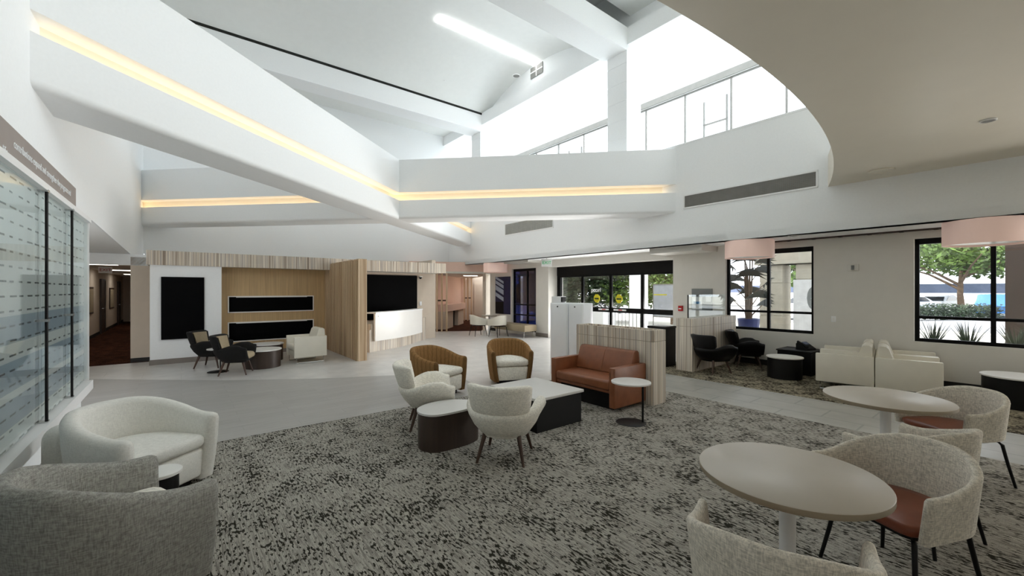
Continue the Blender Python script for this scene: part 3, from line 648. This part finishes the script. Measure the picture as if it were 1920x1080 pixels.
# ------------------------------------------------------------------ furniture builders (things face local +y, base at z = 0)
def ushell(m, a, b, front, zt, zb, th, flare=.0, fin=.0, na=6, nb=20, mat=0, taper=0., capn=3, lean=0.):
    """upholstered wrap shell: arms of half width a running to y=front, elliptical back of depth b; zt(t), zb(t): heights, t=-1..1"""
    P = []
    for k in range(na): P.append(Vector((-a+fin*(1-k/na), front*(1-k/na), 0)))
    for k in range(nb+1):
        q = pi+pi*k/nb; P.append(Vector((a*cos(q), b*sin(q), 0)))
    for k in range(1, na+1): P.append(Vector((a-fin*k/na, front*k/na, 0)))
    n = len(P); ln = [0]
    for i in range(1, n): ln.append(ln[-1]+(P[i]-P[i-1]).length)
    T = ln[-1]; rings = []; us = []
    def section(p, nrm, t, sc):
        top, bot = zt(t), zb(t); hw = th/2*sc; r = min(th/2, .05)*.95; out = []
        pr = [(-1, bot), (-1, bot+(top-bot)*.35), (-1, bot+(top-bot)*.7), (-1, top-r), (-.7, top-r*.3), (-.25, top), (.25, top), (.7, top-r*.3), (1, top-r), (1, bot+(top-bot)*.7), (1, bot+(top-bot)*.35), (1, bot)]
        for u, z in pr:
            f = (z-bot)/max(.01, top-bot)
            off = u*hw + flare*f - taper*(1-f)**2
            zz = z if sc == 1 else bot+(z-bot)*(1-(1-sc)*.10)+(1-sc)*.03*(top-bot)
            q = p+nrm*off; out.append((q.x, q.y+lean*f*(1-abs(t))*-1, zz))
        return out
    for i in range(n):
        d = (P[min(i+1, n-1)]-P[max(i-1, 0)]).normalized(); nr = Vector((d.y, -d.x, 0)); t = 2*ln[i]/T-1
        if i == 0:
            for k in range(capn): q = pi/2*(1-(k+.4)/(capn+.4)); rings.append(section(P[0]-d*th*.5*sin(q), nr, t, cos(q))); us.append(0)
        rings.append(section(P[i], nr, t, 1)); us.append(ln[i]/T)
        if i == n-1:
            for k in range(capn): q = pi/2*(k+1)/(capn+.4); rings.append(section(P[-1]+d*th*.5*sin(q), nr, t, cos(q))); us.append(1)
    m.rings(rings, True, True, mat, us)
def dplan(a, front, b, n=20, c=.06):
    q = [(-a, front-c), (-a+c*.3, front-c*.3), (-a+c, front), (a-c, front), (a-c*.3, front-c*.3), (a, front-c), (a, 0)]
    q += [(a*cos(pi*k/n), -b*sin(pi*k/n)) for k in range(1, n)] + [(-a, 0)]
    return q[::-1]
def pad(m, pts, z0, z1, r=.03, mat=0, crown=.0):
    c = Vector((sum(p[0] for p in pts)/len(pts), sum(p[1] for p in pts)/len(pts)))
    def sc(k, z): return [(c.x+(x-c.x)*k, c.y+(y-c.y)*k, z) for x, y in pts]
    e = 1-r/.3
    m.rings([sc(e, z0), sc(1-(1-e)*.3, z0+r*.3), sc(1, z0+r), sc(1, z1-r), sc(1-(1-e)*.3, z1-r*.3), sc(e, z1), sc(e*.55, z1+crown), sc(.1, z1+crown*1.2)], True, True, mat)
def ss(x): x = max(0, min(1, x)); return x*x*(3-2*x)
def arch(lo, hi, w0=.25, w1=.85): return lambda t: hi+(lo-hi)*ss((abs(t)-w0)/(w1-w0))

def wrap_chair(label, loc, rz, group, shell='cream'):
    t = thing('wrap_chair', label, 'chair', loc, rz, group)
    m = MB(); ushell(m, .29, .27, .24, arch(.66, .80, .1, .9), lambda q: .41+.03*(1-abs(q)), .045, flare=.03, na=6); m.build('shell', shell, t, smooth=50)
    m = MB(); pad(m, dplan(.262, .27, .235), .415, .475, .02, crown=.008); m.build('seat', 'seatl', t, smooth=50)
    m = MB(); m.prism(dplan(.235, .22, .21), .385, .418); m.build('seat_frame', 'bmetal', t, smooth=0)
    for sx in (-1, 1):
        for sy in (-1, 1):
            m = MB(); m.tube([(sx*.15, sy*.13, .395), (sx*.19, sy*.165, .39), (sx*.215, sy*.19, .36), (sx*.235, sy*.215, .2), (sx*.265, sy*.25, 0)], [.013, .013, .013, .012, .010], 10); m.build('leg', 'bmetal', t, smooth=60)
    return t
def tub_chair(label, loc, rz, group, shell='cord', cushion='linen', a=.36, b=.40, front=.30, lo=.60, hi=.76, th=.085, kind='tub_chair'):
    t = thing(kind, label, 'armchair', loc, rz, group)
    m = MB(); ushell(m, a, b, front, arch(lo, hi, .2, .95), lambda q: .05, th, flare=.015, fin=.02, taper=.05, nb=28); m.build('shell', shell, t, smooth=50)
    i = a-th/2
    m = MB(); pad(m, dplan(i, front+.015, b-th*.6, c=.07), .07, .315, .025); m.build('seat_base', cushion, t, smooth=50)
    m = MB(); pad(m, dplan(i-.004, front+.03, b-th*.6, c=.07), .32, .435, .035, crown=.02); m.build('seat_cushion', cushion, t, smooth=50)
    m = MB(); m.prism(dplan(i-.05, front-.06, b-.1), 0, .08); m.build('plinth_or_void_shade', 'black', t, smooth=0)
    return t
def lounge_chair(label, loc, rz, group, outer='linen', inner=None, legm='walnut', seat=None):
    inner = inner or outer; t = thing('lounge_armchair', label, 'armchair', loc, rz, group)
    m = MB(); ushell(m, .315, .30, .24, lambda q: .535+.075*ss((abs(q)-.35)/.35)-.05*ss((abs(q)-.85)/.15), lambda q: .27+.03*ss((abs(q)-.6)/.4), .105, flare=.035, fin=.0, taper=.12, nb=24, capn=4)
    m.build('shell', outer, t, smooth=60)
    m = MB(); pad(m, dplan(.25, .25, .24), .255, .32, .03); m.build('seat_base', outer, t, smooth=60)
    m = MB(); pad(m, dplan(.262, .30, .25, c=.09), .31, .43, .04, crown=.02); m.build('seat_cushion', seat or inner, t, smooth=60)
    # winged back: a curved, rounded panel leaning back
    m = MB(); rg = []; N = 18
    for k in range(N+1):
        u = -1+2*k/N; q = -pi/2+u*1.02; e = (1-abs(u)**6)**.5 if abs(u) < 1 else .02
        c = Vector((.335*cos(q), .33*sin(q)*.97, 0)); nr = Vector((cos(q), sin(q), 0)); zt = .80+.015*abs(u)**2; zb = .505+.02*(1-e)
        sec = []
        for j in range(16):
            w_ = 2*pi*j/16; zz = .5*(zt+zb)+.5*(zt-zb)*(abs(sin(w_))**.35)*(1 if sin(w_) > 0 else -1)*(.7+.3*e)
            f = (zz-zb)/(zt-zb); o_ = cos(w_); o_ = (abs(o_)**.6)*(1 if o_ > 0 else -1)
            p = c+nr*(o_*.052*max(.12, e)+.045*f); sec.append((p.x, p.y-.045*f, zz))
        rg.append(sec)
    m.rings(rg); bk = m.build('backrest', outer, t, smooth=70)
    if inner != outer:
        m = MB(); rg = []
        for k in range(13):
            u = -.9+1.8*k/12; q = -pi/2+u*1.02; rg.append([])
            for z in (.44, .55, .66, .77):
                f = (z-.505)/.3; c = Vector((.335*cos(q), .33*sin(q)*.97, 0))+Vector((cos(q), sin(q), 0))*(-.056+.045*f)
                rg[-1].append((c.x, c.y-.045*f, z))
        m.rings(rg, closed=False); m.build('inner_back', inner, t, smooth=60)
    for sx in (-1, 1):
        for y0, y1 in ((.17, .25), (-.15, -.235)):
            m = MB(); m.tube([(sx*.17, y0, .28), (sx*.235, y1, 0)], [.025, .013], 12); m.build('leg', legm, t, smooth=60)
    return t
def box_chair(label, loc, rz, group, mat='white_l', width=.72, depth=.72, seats=1, leg='chrome', arm_z=.14, kind='box_armchair', cat='armchair', back_z=.80, arm_t=.075, arm_h=.62):
    t = thing(kind, label, cat, loc, rz, group); h = width/2
    for sx in (-1, 1):
        m = MB(); x = sx*(h-arm_t/2); m.box(x-arm_t/2, x+arm_t/2, -depth/2, depth/2, arm_z, arm_h, bev=.012); m.build('armrest', mat, t)
    i = h-arm_t
    m = MB(); m.box(-i, i, -depth/2, -depth/2+.08, arm_z, arm_h, bev=.012); m.build('back_panel', mat, t)
    m = MB(); m.box(-i, i, -depth/2+.08, depth/2-.03, arm_z+.02 if leg else .25, .29, bev=.012); m.build('seat_base', mat, t)
    m = MB(); m.box(-i+.004, i-.004, -depth/2+.2, depth/2, .29, .43, bev=.035, seg=4); m.build('seat_cushion', mat, t)
    for k in range(seats):
        x0 = -i+2*i*k/seats; x1 = x0+2*i/seats
        m = MB(); m.rings([[(x, -depth/2+dy, z) for dy, z in ((.045, .42), (.02, .62), (.03, back_z-.03), (.065, back_z), (.13, back_z-.005), (.165, back_z-.04), (.235, .55), (.25, .44))] for x in (x0+.003, x0+.03, x1-.03, x1-.003)]); m.build('back_cushion', mat, t, smooth=50)
    if leg:
        for sx in (-1, 1):
            m = MB(); x = sx*(h-.05); m.tube([(x, -depth/2+.06, arm_z), (x, -depth/2+.06, .012), (x, depth/2-.06, .012), (x, depth/2-.06, arm_z)], .012, 8); m.build('leg_frame', leg, t)
    else:
        m = MB(); m.box(-i+.01, i-.01, -depth/2+.03, depth/2-.12, .0, .25); m.build('plinth_or_void_shade', 'black', t, smooth=0)  # black box painting the shade of the open void under the sofa
    return t
def pedestal_table(label, loc, r, group, h=.75):
    t = thing('bistro_table', label, 'table', loc, 0, group)
    m = MB(); m.lathe([(r-.004, h-.034), (r, h-.030), (r, h-.004)], n=72, mat=1, caps=False); m.lathe([(r-.004, h-.034), (.001, h-.034)], n=72, mat=1, caps=False); m.lathe([(r, h-.004), (r-.004, h), (.001, h)], n=72, caps=False); m.build('tabletop', ['top', 'edge'], t, smooth=50)
    m = MB(); m.lathe([(.038, .02), (.038, h-.034)], n=24); m.build('pedestal', 'white', t)
    m = MB(); m.lathe([(.24, 0), (.24, .008), (.05, .022), (.04, .03)], n=40); m.build('base', 'white', t); return t
def drum(label, loc, r, h, group, base='black', top='wlam', name='drum_table'):
    t = thing(name, label, 'table', loc, 0, group)
    m = MB(); m.lathe([(r-.02, 0), (r-.02, h-.025)], n=48); m.build('base', base, t)
    m = MB(); m.lathe([(r-.01, h-.025), (r, h-.02), (r, h-.003), (r-.003, h)], n=48); m.build('tabletop', top, t); return t
def c_table(label, loc, rz, r, h, rb, group, top='ctop'):
    t = thing('side_table', label, 'table', loc, rz, group)
    m = MB(); m.lathe([(rb, 0), (rb, .008), (rb-.01, .012)], n=40); m.build('base', 'bmetal', t)
    m = MB(); m.tube([(rb*.8, 0, .01), (rb*.8, 0, h-.015)], .014, 12); m.build('pole', 'bmetal', t)
    m = MB(); m.lathe([(r, h-.018), (r, h-.002), (r-.003, h)], n=48); m.build('tabletop', top, t); return t
# ------------------------------------------------------------------ furniture placed
G = 'cream wrap-back chairs at the round tables'
pedestal_table('large round pale table at the front, between the three nearest cream chairs', (1.45, 2.19, 0), .423, 'round pale tables')
pedestal_table('round pale table further back beside the window carpet', (3.34, 3.72, 0), .45, 'round pale tables')
wrap_chair('cream chair at the bottom edge, its back to the camera, before the front table', (1.08, 1.70, 0), H(34), G)
wrap_chair('cream chair with brown leather seat tucked at the right of the front table', (2.26, 2.44, 0), H(258), G)
wrap_chair('cream chair just behind the front right chair, half hidden by it', (2.83, 2.93, 0), H(-18), G)
wrap_chair('cream chair at the far right side of the rear round table', (4.06, 3.82, 0), H(268), G)
GL = 'white linen lounge armchairs round the coffee table'
lounge_chair('white linen armchair seen from behind, in front of the coffee table', (-.07, 4.27, 0), H(12), GL)
lounge_chair('white linen armchair seen from the side, left of the dark end table', (-1.05, 5.27, 0), H(76), GL)
GT = 'brown corduroy tub chairs with white cushions'
tub_chair('brown corduroy tub chair at the left, turned towards the tan sofa', (-1.24, 6.86, 0), H(122), GT)
tub_chair('brown corduroy tub chair facing the camera, behind the coffee table', (-.06, 7.85, 0), H(166), GT)
GW = 'white textured tub chairs along the left wall'
kw = dict(shell='boucle', cushion='linen', kind='tub_chair')
tub_chair('big white textured tub chair cropped by the lower left corner, seen from behind', (-2.22, 2.31, 0), H(28), GW, a=.37, b=.38, front=.30, lo=.61, hi=.78, th=.1, **kw)
tub_chair('wide white tub chair beside the grey plank floor, turned to the room', (-3.10, 3.46, 0), H(100), GW, a=.37, b=.40, front=.32, lo=.60, hi=.75, th=.12, **dict(kw, shell='linenw', cushion='linenw'))
t = thing('rounded_upright', 'slim white rounded upright in place of a chair arm below the donor display', 'stand-in', (-3.77, 3.47, 0))
m = MB(); m.lathe([(.10, 0), (.105, .02), (.105, .46)] + [(.105*cos(pi/2*k/6), .46+.12*sin(pi/2*k/6)) for k in range(1, 6)] + [(.002, .58)], n=28); m.build('seat', 'linenw', t, smooth=60)  # invented upright, put in place of a rounded chair arm end
drum('tiny white topped drum table peeping out behind the lower left tub chair', (-2.50, 2.95, 0), .13, .42, 'white topped drum tables', 'black')
# coffee table, end table, C tables
t = thing('coffee_table', 'large square coffee table with a white top and black base', 'table', (.318, 5.52, 0), TH)
m = MB(); m.box(-.385, .385, -.45, .45, 0, .385); m.build('base', 'black', t, smooth=0)
m = MB(); m.box(-.41, .41, -.475, .475, .385, .42, bev=.004); m.build('tabletop', 'ctop', t)
def smooth_loop(P, n=8):
    out = []; L = len(P)
    for i in range(L):
        p0, p1, p2, p3 = (Vector(P[(i+k-1) % L]) for k in range(4))
        for k in range(n):
            u = k/n; out.append(tuple(.5*((2*p1)+(p2-p0)*u+(2*p0-5*p1+4*p2-p3)*u*u+(3*p1-p0-3*p2+p3)*u**3)))
    return out
EC = Vector((-.72, 4.66)); EP = [(-.78, 4.34), (-.6, 4.46), (-.43, 4.63), (-.38, 4.8), (-.5, 4.93), (-.74, 4.95), (-.95, 4.8), (-1.04, 4.6), (-1.0, 4.44), (-.9, 4.35)]
EP = [(x-EC.x, y-EC.y) for x, y in EP]
t = thing('end_table', 'dark veneer end table with rounded corners between the two white armchairs', 'table', (EC.x, EC.y, 0))
m = MB(); m.prism([(x*.97, y*.97) for x, y in smooth_loop(EP)], 0, .385); m.build('base', 'umber', t, smooth=50)
m = MB(); m.prism(smooth_loop(EP), .385, .405, bev=.004); m.build('tabletop', 'ctop', t, smooth=40)
c_table('white topped side table on a black disc base beside the tan sofa', (1.53, 5.35, 0), R(0), .248, .535, .19, 'white topped side tables')
# tan sofa: long axis along the half wall
c = W(5.05, 4.24)
box_chair('tan leather two seat sofa against the striped half wall', (c.x, c.y, 0), TH+pi/2, None, 'leather', 1.26, .74, 2, None, .06, 'leather_sofa', 'sofa', .80, .10, .62)
# nook seating
GB = 'black armchairs'
kb = dict(outer='blackf', inner='beigef', legm='walnut', seat='beigef')
lounge_chair('black armchair with beige inside, nearest in the nook group', (-5.66, 8.52, 0), H(72), GB, **kb)
lounge_chair('black armchair with beige inside, behind the other by the tall screen', (-6.72, 9.3, 0), H(80), GB, **kb)
c_table('white topped side table on a black disc between the nook armchairs', (-6.16, 8.72, 0), R(-40), .2, .49, .19, 'white topped side tables')
drum('bronze sided drum table with white top in front of the nook', (-5.58, 9.3, 0), .38, .40, 'white topped drum tables', 'umber')
drum('second drum table behind the bronze one, nearer the oak wall', (-6.0, 10.2, 0), .36, .41, 'white topped drum tables', 'umber')
GX = 'white leather box armchairs'
box_chair('white leather box armchair by the drum tables in the nook', (-4.98, 10.08, 0), H(228), GX)
# window side
kn = dict(outer='black_l', inner='black_l', legm='walnut')
lounge_chair('black leather armchair against the entrance half wall, nearer one', (4.18, 8.66, 0), H(72), GB, **kn)
lounge_chair('black leather armchair under the window, further one', (5.28, 9.34, 0), H(112), GB, **kn)
drum('low black drum table with grey top beside the black leather armchairs', (5.32, 8.12, 0), .31, .42, 'white topped drum tables', 'black', 'wall_warm')
t = thing('phone_table', 'black end table with a desk phone, behind the white seats', 'table', (5.95, 8.62, 0), TH)
m = MB(); m.box(-.3, .3, -.3, .3, 0, .46); m.build('base', 'black', t, smooth=0); m = MB(); m.box(-.32, .32, -.32, .32, .46, .49, bev=.004); m.build('tabletop', 'black', t)
t = thing('desk_phone', 'black desk phone with a lit display on the black end table', 'phone', (6.05, 8.56, .49), R(20))
m = MB(); m.rings([[(x, y, z) for y, z in ((-.11, 0), (.12, 0), (.12, .12), (.07, .14), (-.11, .03))] for x in (-.13, .13)]); m.build('body', 'black', t, smooth=0)
m = MB(); m.rings([[(x, y, z) for y, z in ((.0, .105), (.07, .15), (.075, .145), (.005, .098))] for x in (-.02, .11)]); m.build('display', 'dispb', t, smooth=0)
m = MB(); m.tube([(-.09, -.1, .06), (-.09, -.06, .085), (-.09, .06, .14), (-.09, .11, .15)], [.028, .018, .018, .028], 10); m.build('handset', 'black', t)
a = R(132); f = Vector((sin(a), cos(a))); q = Vector((-cos(a), sin(a)))      # f: along the row of the near sides, q: towards the windows
J = Vector((5.85, 6.71)); LB = ('white leather box armchair facing the windows, right front of the back-to-back four', 'white leather box armchair, right rear of the back-to-back four',
      'white leather box armchair, left front of the back-to-back four', 'white leather box armchair, left rear of the back-to-back four by the phone')
for k, (sg, row) in enumerate(((1, 0), (1, 1), (-1, 0), (-1, 1))):
    p = J+f*(sg*.39)+q*(.36+.73*row)
    box_chair(LB[k], (p.x, p.y, 0), H(132 if sg > 0 else 312), GX, depth=.77)
drum('black drum table with a white top at the right frame edge', (7.45, 6.1, 0), .40, .45, 'white topped drum tables', 'black')
# far chairs, table and bench
wrap_chair('cream chair by the bench, left of the small far table', (-1.28, 15.7, 0), H(60), G, 'white_l')
wrap_chair('cream chair by the bench, right of the small far table', (-.5, 15.38, 0), H(318), G, 'white_l')
pedestal_table('small round table between the two far chairs by the bench', (-.88, 16.1, 0), .3, 'round pale tables')
t = thing('bench', 'beige upholstered bench on chrome legs under the dark tinted window', 'bench', (.06, 15.78, 0), TH)
m = MB(); m.box(-.3, .3, -1.0, .85, .22, .46, bev=.03); m.build('seat', 'beigef', t); 
for x in (-.24, .24):
    for y in (-.9, .75): m = MB(); m.tube([(x, y, 0), (x, y, .22)], .014, 8); m.build('leg', 'chrome', t)
# black receptacle between half walls by the door
t = thing('litter_bin', 'black square litter bin beside the entrance doors', 'bin', (3.42, 9.5, 0), TH)
m = MB(); m.box(-.22, .22, -.22, .22, 0, .85, bev=.01); m.build('body', 'black', t); m = MB(); m.box(-.23, .23, -.23, .23, .85, .9, bev=.01); m.build('lid', 'bmetal', t)

# ------------------------------------------------------------------ outside
m = MB(); m.box(PW+.22, 120, -120, 90, -.25, -.05); struct('ground', m, 'conc')
m = MB(); m.box(26, 46, -60, 60, -.05, -.04); struct('ground.001', m, 'asph')
def leaves(m, c, r, n, size, mat=0):
    for _ in range(n):
        while 1:
            v = Vector((random.uniform(-1, 1), random.uniform(-1, 1), random.uniform(-1, 1)))
            if .35 < v.length < 1: break
        p = Vector(c)+Vector((v.x*r[0], v.y*r[1], v.z*r[2])); a = Vector((random.gauss(0, 1), random.gauss(0, 1), random.gauss(0, .6))).normalized(); b = a.orthogonal().normalized()
        s = size*random.uniform(.6, 1.3); m.quad(p-a*s, p+b*s*.45, p+a*s, p-b*s*.45, mat)
def tree(label, x, y, hgt, cr, seed, mat='leaf', blobs=9, n=330, size=.22, trunk=.2, kind='tree', group='trees outside the windows', low=.35):
    random.seed(seed); t = thing(kind, label, 'tree', (x, y, -.05), random.uniform(0, 6), group)
    m = MB(); m.tube([(0, 0, 0), (.1, .05, hgt*.25), (-.05, .1, hgt*.5), (0, 0, hgt*.8)], [trunk, trunk*.8, trunk*.55, trunk*.2], 10)
    for k in range(6):
        a = k*1.05+random.random(); m.tube([(0, .05, hgt*(.3+.05*k)), (cos(a)*cr*.4, sin(a)*cr*.4, hgt*(.5+.04*k)), (cos(a)*cr*.8, sin(a)*cr*.8, hgt*(.62+.04*k))], [trunk*.5, trunk*.32, trunk*.12], 8)
    m.build('trunk', 'bark', t, smooth=60)
    m = MB()
    for k in range(blobs):
        a = k*2.4; rr = cr*.62*math.sqrt((k+.5)/blobs); leaves(m, (cos(a)*rr, sin(a)*rr, hgt*(low+(.9-low)*random.random())), (cr*.5, cr*.5, hgt*.17), n, size)
    m.build('foliage', mat, t, smooth=0); return t
tree('broad green shade tree beyond the hedge, seen through the right window', 33, 30.5, 6.0, 4.6, 3, n=520, size=.2, trunk=.22, low=.5)
tree('slim tree left of the broad shade tree, seen through the right window', 31.0, 36.5, 6.4, 2.2, 9, n=250, size=.22, trunk=.3, low=.6)
tree('dense leafy tree outside the left part of the entrance doors', 4.6, 24, 5.2, 2.6, 5, 'leafd', 14, 620, .13, low=.12)
tree('yellowish green tree outside the middle of the entrance doors', 6.9, 23, 5.2, 2.2, 6, 'leaf', 12, 420, .13, low=.25)
tree('twisted brown tree outside the right part of the entrance doors', 8.4, 21.5, 5.4, 2.2, 8, 'leaf', 12, 380, .12, low=.3)
tree('dark dense tree behind the tinted window by the bench', 2.2, 26, 4.2, 2.4, 12, 'leafd', 10, 330, .22, low=.12)
tree('slim tree far beyond the left window', 24, 34, 5, 2.4, 14, n=240, low=.4)
random.seed(21)
t = thing('hedge', 'low clipped dark green hedge in front of the parked cars', 'hedge', (0, 0, 0))
m = MB(); A = Vector((22.6, 24.3)); B = Vector((29.4, 25.2))
for k in range(40):
    p = A.lerp(B, k/39); leaves(m, (p.x, p.y, .45), (.35, .35, .5), 90, .09)
m.build('foliage', 'leafd', t, smooth=0)
t['kind'] = 'stuff'
t = thing('hedge', 'short dark hedge piece beyond the left window', 'hedge', (0, 0, 0)); m = MB()
for k in range(10): leaves(m, (14.6+k*.18, 20.4, .45), (.3, .3, .5), 80, .09)
m.build('foliage', 'leafd', t, smooth=0); t['kind'] = 'stuff'
def strappy(label, x, y, z, h, n, seed, mat='leafd', name='strap_leaf_plant', wd=.011):
    random.seed(seed); t = thing(name, label, 'plant', (x, y, z), 0, 'plants under the windows'); m = MB()
    for k in range(n):
        a = random.uniform(0, 2*pi); l = h*random.uniform(.5, 1.1); o = random.uniform(.2, .75); P = []
        for j in range(5):
            u = j/4; P.append((cos(a)*l*o*u, sin(a)*l*o*u, l*(u-.35*o*u*u)))
        for j in range(4):
            w0 = wd*(1-(j/4)**2); w1 = wd*(1-((j+1)/4)**2); nx, ny = -sin(a), cos(a)
            m.quad((P[j][0]-nx*w0, P[j][1]-ny*w0, P[j][2]), (P[j][0]+nx*w0, P[j][1]+ny*w0, P[j][2]), (P[j+1][0]+nx*w1, P[j+1][1]+ny*w1, P[j+1][2]), (P[j+1][0]-nx*w1, P[j+1][1]-ny*w1, P[j+1][2]))
    m.build('leaves', mat, t, smooth=0); return t
for k, (s, l) in enumerate(((1.25, 'spiky plant outside the right window, at its left end'), (.78, 'taller spiky plant outside the right window, in the middle'), (.2, 'spiky plant outside the right window, behind its mullion'), (-.15, 'dark spiky plant outside the right window at the frame edge'))):
    q = W(11.6, s); strappy(l, q.x, q.y, .55, .66, 70, 30+k)
m = MB(); m.box(PW+.6, PW+1.9, -2, 1.6, -.05, .56); o = m.build('planter_bed', 'conc', rz=TH, smooth=0); tag(o, 'pale raised planter bed under the right window', 'planter')
q = W(12.0, 2.55); strappy('low arching palm outside the left window at its right corner', q.x, q.y, .3, .95, 60, 40)
q = W(11.2, 4.5)
t = thing('planter_pot', 'tall blue pot holding the fan palm outside the left window', 'pot', (q.x, q.y, -.05))
m = MB(); m.lathe([(.17, 0), (.25, 1.05), (.22, 1.05), (.2, .98), (.001, .98)], n=28, caps=False); m.lathe([(.17, 0), (.001, 0)], n=28, caps=False); m.build('pot', 'pot', t)
random.seed(4); t = thing('fan_palm', 'dark fan palm in the blue pot outside the left window', 'palm', (q.x, q.y, .94))
for k in range(16):
    a = k*2.4; h = .15+k*.105; tip = Vector((cos(a)*.34, sin(a)*.34, h+.24)); m = MB(); m.tube([(cos(a)*.05, sin(a)*.05, 0), (cos(a)*.09, sin(a)*.09, h), tuple(tip)], [.022, .016, .008], 6); m.build('stem', 'bark', t)
    m = MB(); out = Vector((cos(a), sin(a), 1.1)).normalized(); sd_ = Vector((-sin(a), cos(a), 0)); up = out.cross(sd_)
    for j in range(13):
        w_ = -1.6+3.2*j/12; d = (out*cos(w_)+sd_*sin(w_)); e = tip+d*random.uniform(.34, .44)-Vector((0, 0, .1)); mid = tip+d*.22; n_ = d.cross(up).normalized()*.03
        m.quad(tip, mid-n_, e, mid+n_)
    m.build('frond', 'frond', t, smooth=0)
def block(name, label, cat, p0, p1, s0, s1, z0, z1, mat, joints=0):
    t = MB(); 
    if joints:
        n = int((z1-z0)/joints)+1
        for k in range(n): t.box(p0, p1, s0, s1, z0+k*joints, min(z1, z0+(k+1)*joints)-.02)
        t.box(p0+.015, p1-.015, s0+.015, s1-.015, z0, z1)
    else: t.box(p0, p1, s0, s1, z0, z1)
    o = t.build(name, mat, rz=TH, smooth=0); tag(o, label, cat); return o
block('stone_column', 'grey banded stone column outside the left window', 'column', 14.2, 14.9, 4.75, 5.38, -.05, 2.48, 'ccol', 1.0)
block('stone_pier', 'grey panelled stone pier outside the right half of the left window', 'pier', 14.2, 14.9, 3.1, 4.4, -.05, 2.48, 'ccol', .7)
block('canopy_beam', 'grey stone canopy spanning the columns outside the left window', 'canopy', 14.1, 15, 3.0, 5.5, 2.5, 4.2, 'ccol', .7)
block('white_column', 'white column outside the entrance doors', 'column', 14.6, 15.1, 9.96, 10.52, -.05, 5, 'wall')
block('brown_column', 'dark brown column outside the right window at the frame edge', 'column', 13.4, 13.9, -.5, .39, -.05, 4.5, 'umber')
block('blue_carport', 'long low blue canopy far behind the parked cars', 'canopy', 48, 52, -30, 30, 1.5, 2.25, 'bluey')
t = thing('bus_stop_screen', 'grey glass panel with a yellow stripe outside the entrance doors', 'panel', W(14.0, 8.05, -.05), TH)
m = MB()
for q in ((0, .03, .0, 2.0), (.95, .98, 0, 2.0)): m.box(0, .03, q[0], q[1], q[2], q[3])
m.box(0, .03, 0, .98, 1.96, 2.0); m.box(0, .03, 0, .98, .75, .79); m.build('frame', 'grille', t, smooth=0)
m = MB(); m.box(.01, .02, .03, .95, .79, 1.96); m.build('pane', 'cars', t, smooth=0); m = MB(); m.box(.002, .01, .4, .94, 1.58, 1.62); m.build('stripe', 'yellow', t, smooth=0)
block('planter_bench', 'pale rounded planter bench outside the entrance doors', 'bench', 13.2, 14.0, 10.75, 11.9, -.05, .95, 'wall')
t = thing('railing', 'grey metal railing outside the entrance doors', 'railing', W(13.4, 9.0, -.05), TH)
m = MB(); m.box(0, .03, 0, 2.0, 1.0, 1.04); m.box(0, .03, 0, 2.0, .1, .13); m.build('rail', 'grille', t, smooth=0)
for k in range(13): m = MB(); m.box(.005, .025, k*.165, k*.165+.02, 0, 1.0); m.build('baluster', 'grille', t, smooth=0)
t = thing('sign_stand', 'white poster stand with a grey figure outside the left window', 'sign', W(13.2, 3.2, -.05), TH)
m = MB(); m.box(0, .05, 0, .95, 0, 2.05); m.build('board', 'paper', t, smooth=0); m = MB(); m.rings([[(x, .5+.13*cos(2*pi*j/14), 1.55+.3*sin(2*pi*j/14)) for j in range(14)] for x in (-.004, 0)]); m.build('print', 'greyp', t, smooth=0)
def car(label, x, y, rz, paint, group='parked cars', suv=False):
    t = thing('suv' if suv else 'car', label, 'car', (x, y, -.05), rz, group); h = 1.55 if suv else 1.4
    prof = [(-2.2, .35), (-2.25, .7), (-2.1, .92), (-1.3, .98), (-.8, h-.08), (-.3, h), (.9, h-.02), (1.5, h-.2) if not suv else (1.75, h-.05), (2.05, .98), (2.25, .8), (2.2, .35)]
    m = MB(); m.rings([[(px, y_, pz if pz < .95 else .95+(pz-.95)*k) for px, pz in prof] for y_, k in ((-.85, .9), (-.8, 1), (.8, 1), (.85, .9))]); m.build('body', paint, t, smooth=30)
    for sy in (-1, 1):
        m = MB(); g = [(-1.1, 1.0), (-.72, h-.14), (-.3, h-.08), (1.0, h-.1), (1.6, 1.0)]; m.rings([[(px, sy*(.852+d), pz) for px, pz in g] for d in (0, .012)]); m.build('side_window', 'carg', t, smooth=0)
    m = MB(); m.rings([[(-1.32+d, y_, 1.0), (-.83+d, y_*.94, h-.1), (-.83+d, -y_*.94, h-.1), (-1.32+d, -y_, 1.0)] for d in (-.03, -.02) for y_ in (.74,)]); m.build('windscreen', 'carg', t, smooth=0)
    for sx in (-1.4, 1.35):
        for sy in (-1, 1):
            m = MB(); m.rings([[(sx+r*cos(2*pi*k/24), sy*yy, .34+r*sin(2*pi*k/24)) for k in range(24)] for r, yy in ((.3, .66), (.34, .7), (.34, .85), (.3, .88))]); wl = m.build('wheel', 'rubber', t)
            m = MB(); m.rings([[(sx+r*cos(2*pi*k/24), sy*yy, .34+r*sin(2*pi*k/24)) for k in range(24)] for r, yy in ((.22, .87), (.21, .895))]); m.build('hubcap', 'cars', wl)
    return t
car('blue sports utility car parked right of the hedge', 31.9, 26.9, R(208), 'carb', suv=True)
car('white car parked behind the hedge, left one', 27.3, 29.2, R(20), 'carw')
car('dark car parked behind the white car beyond the hedge', 28.2, 33.6, R(15), 'card')
car('silver car parked behind the hedge, right of the white one', 32.6, 32.0, R(30), 'cars')
car('white car seen beyond the hedge piece through the left window', 18.6, 25.6, R(10), 'carw')
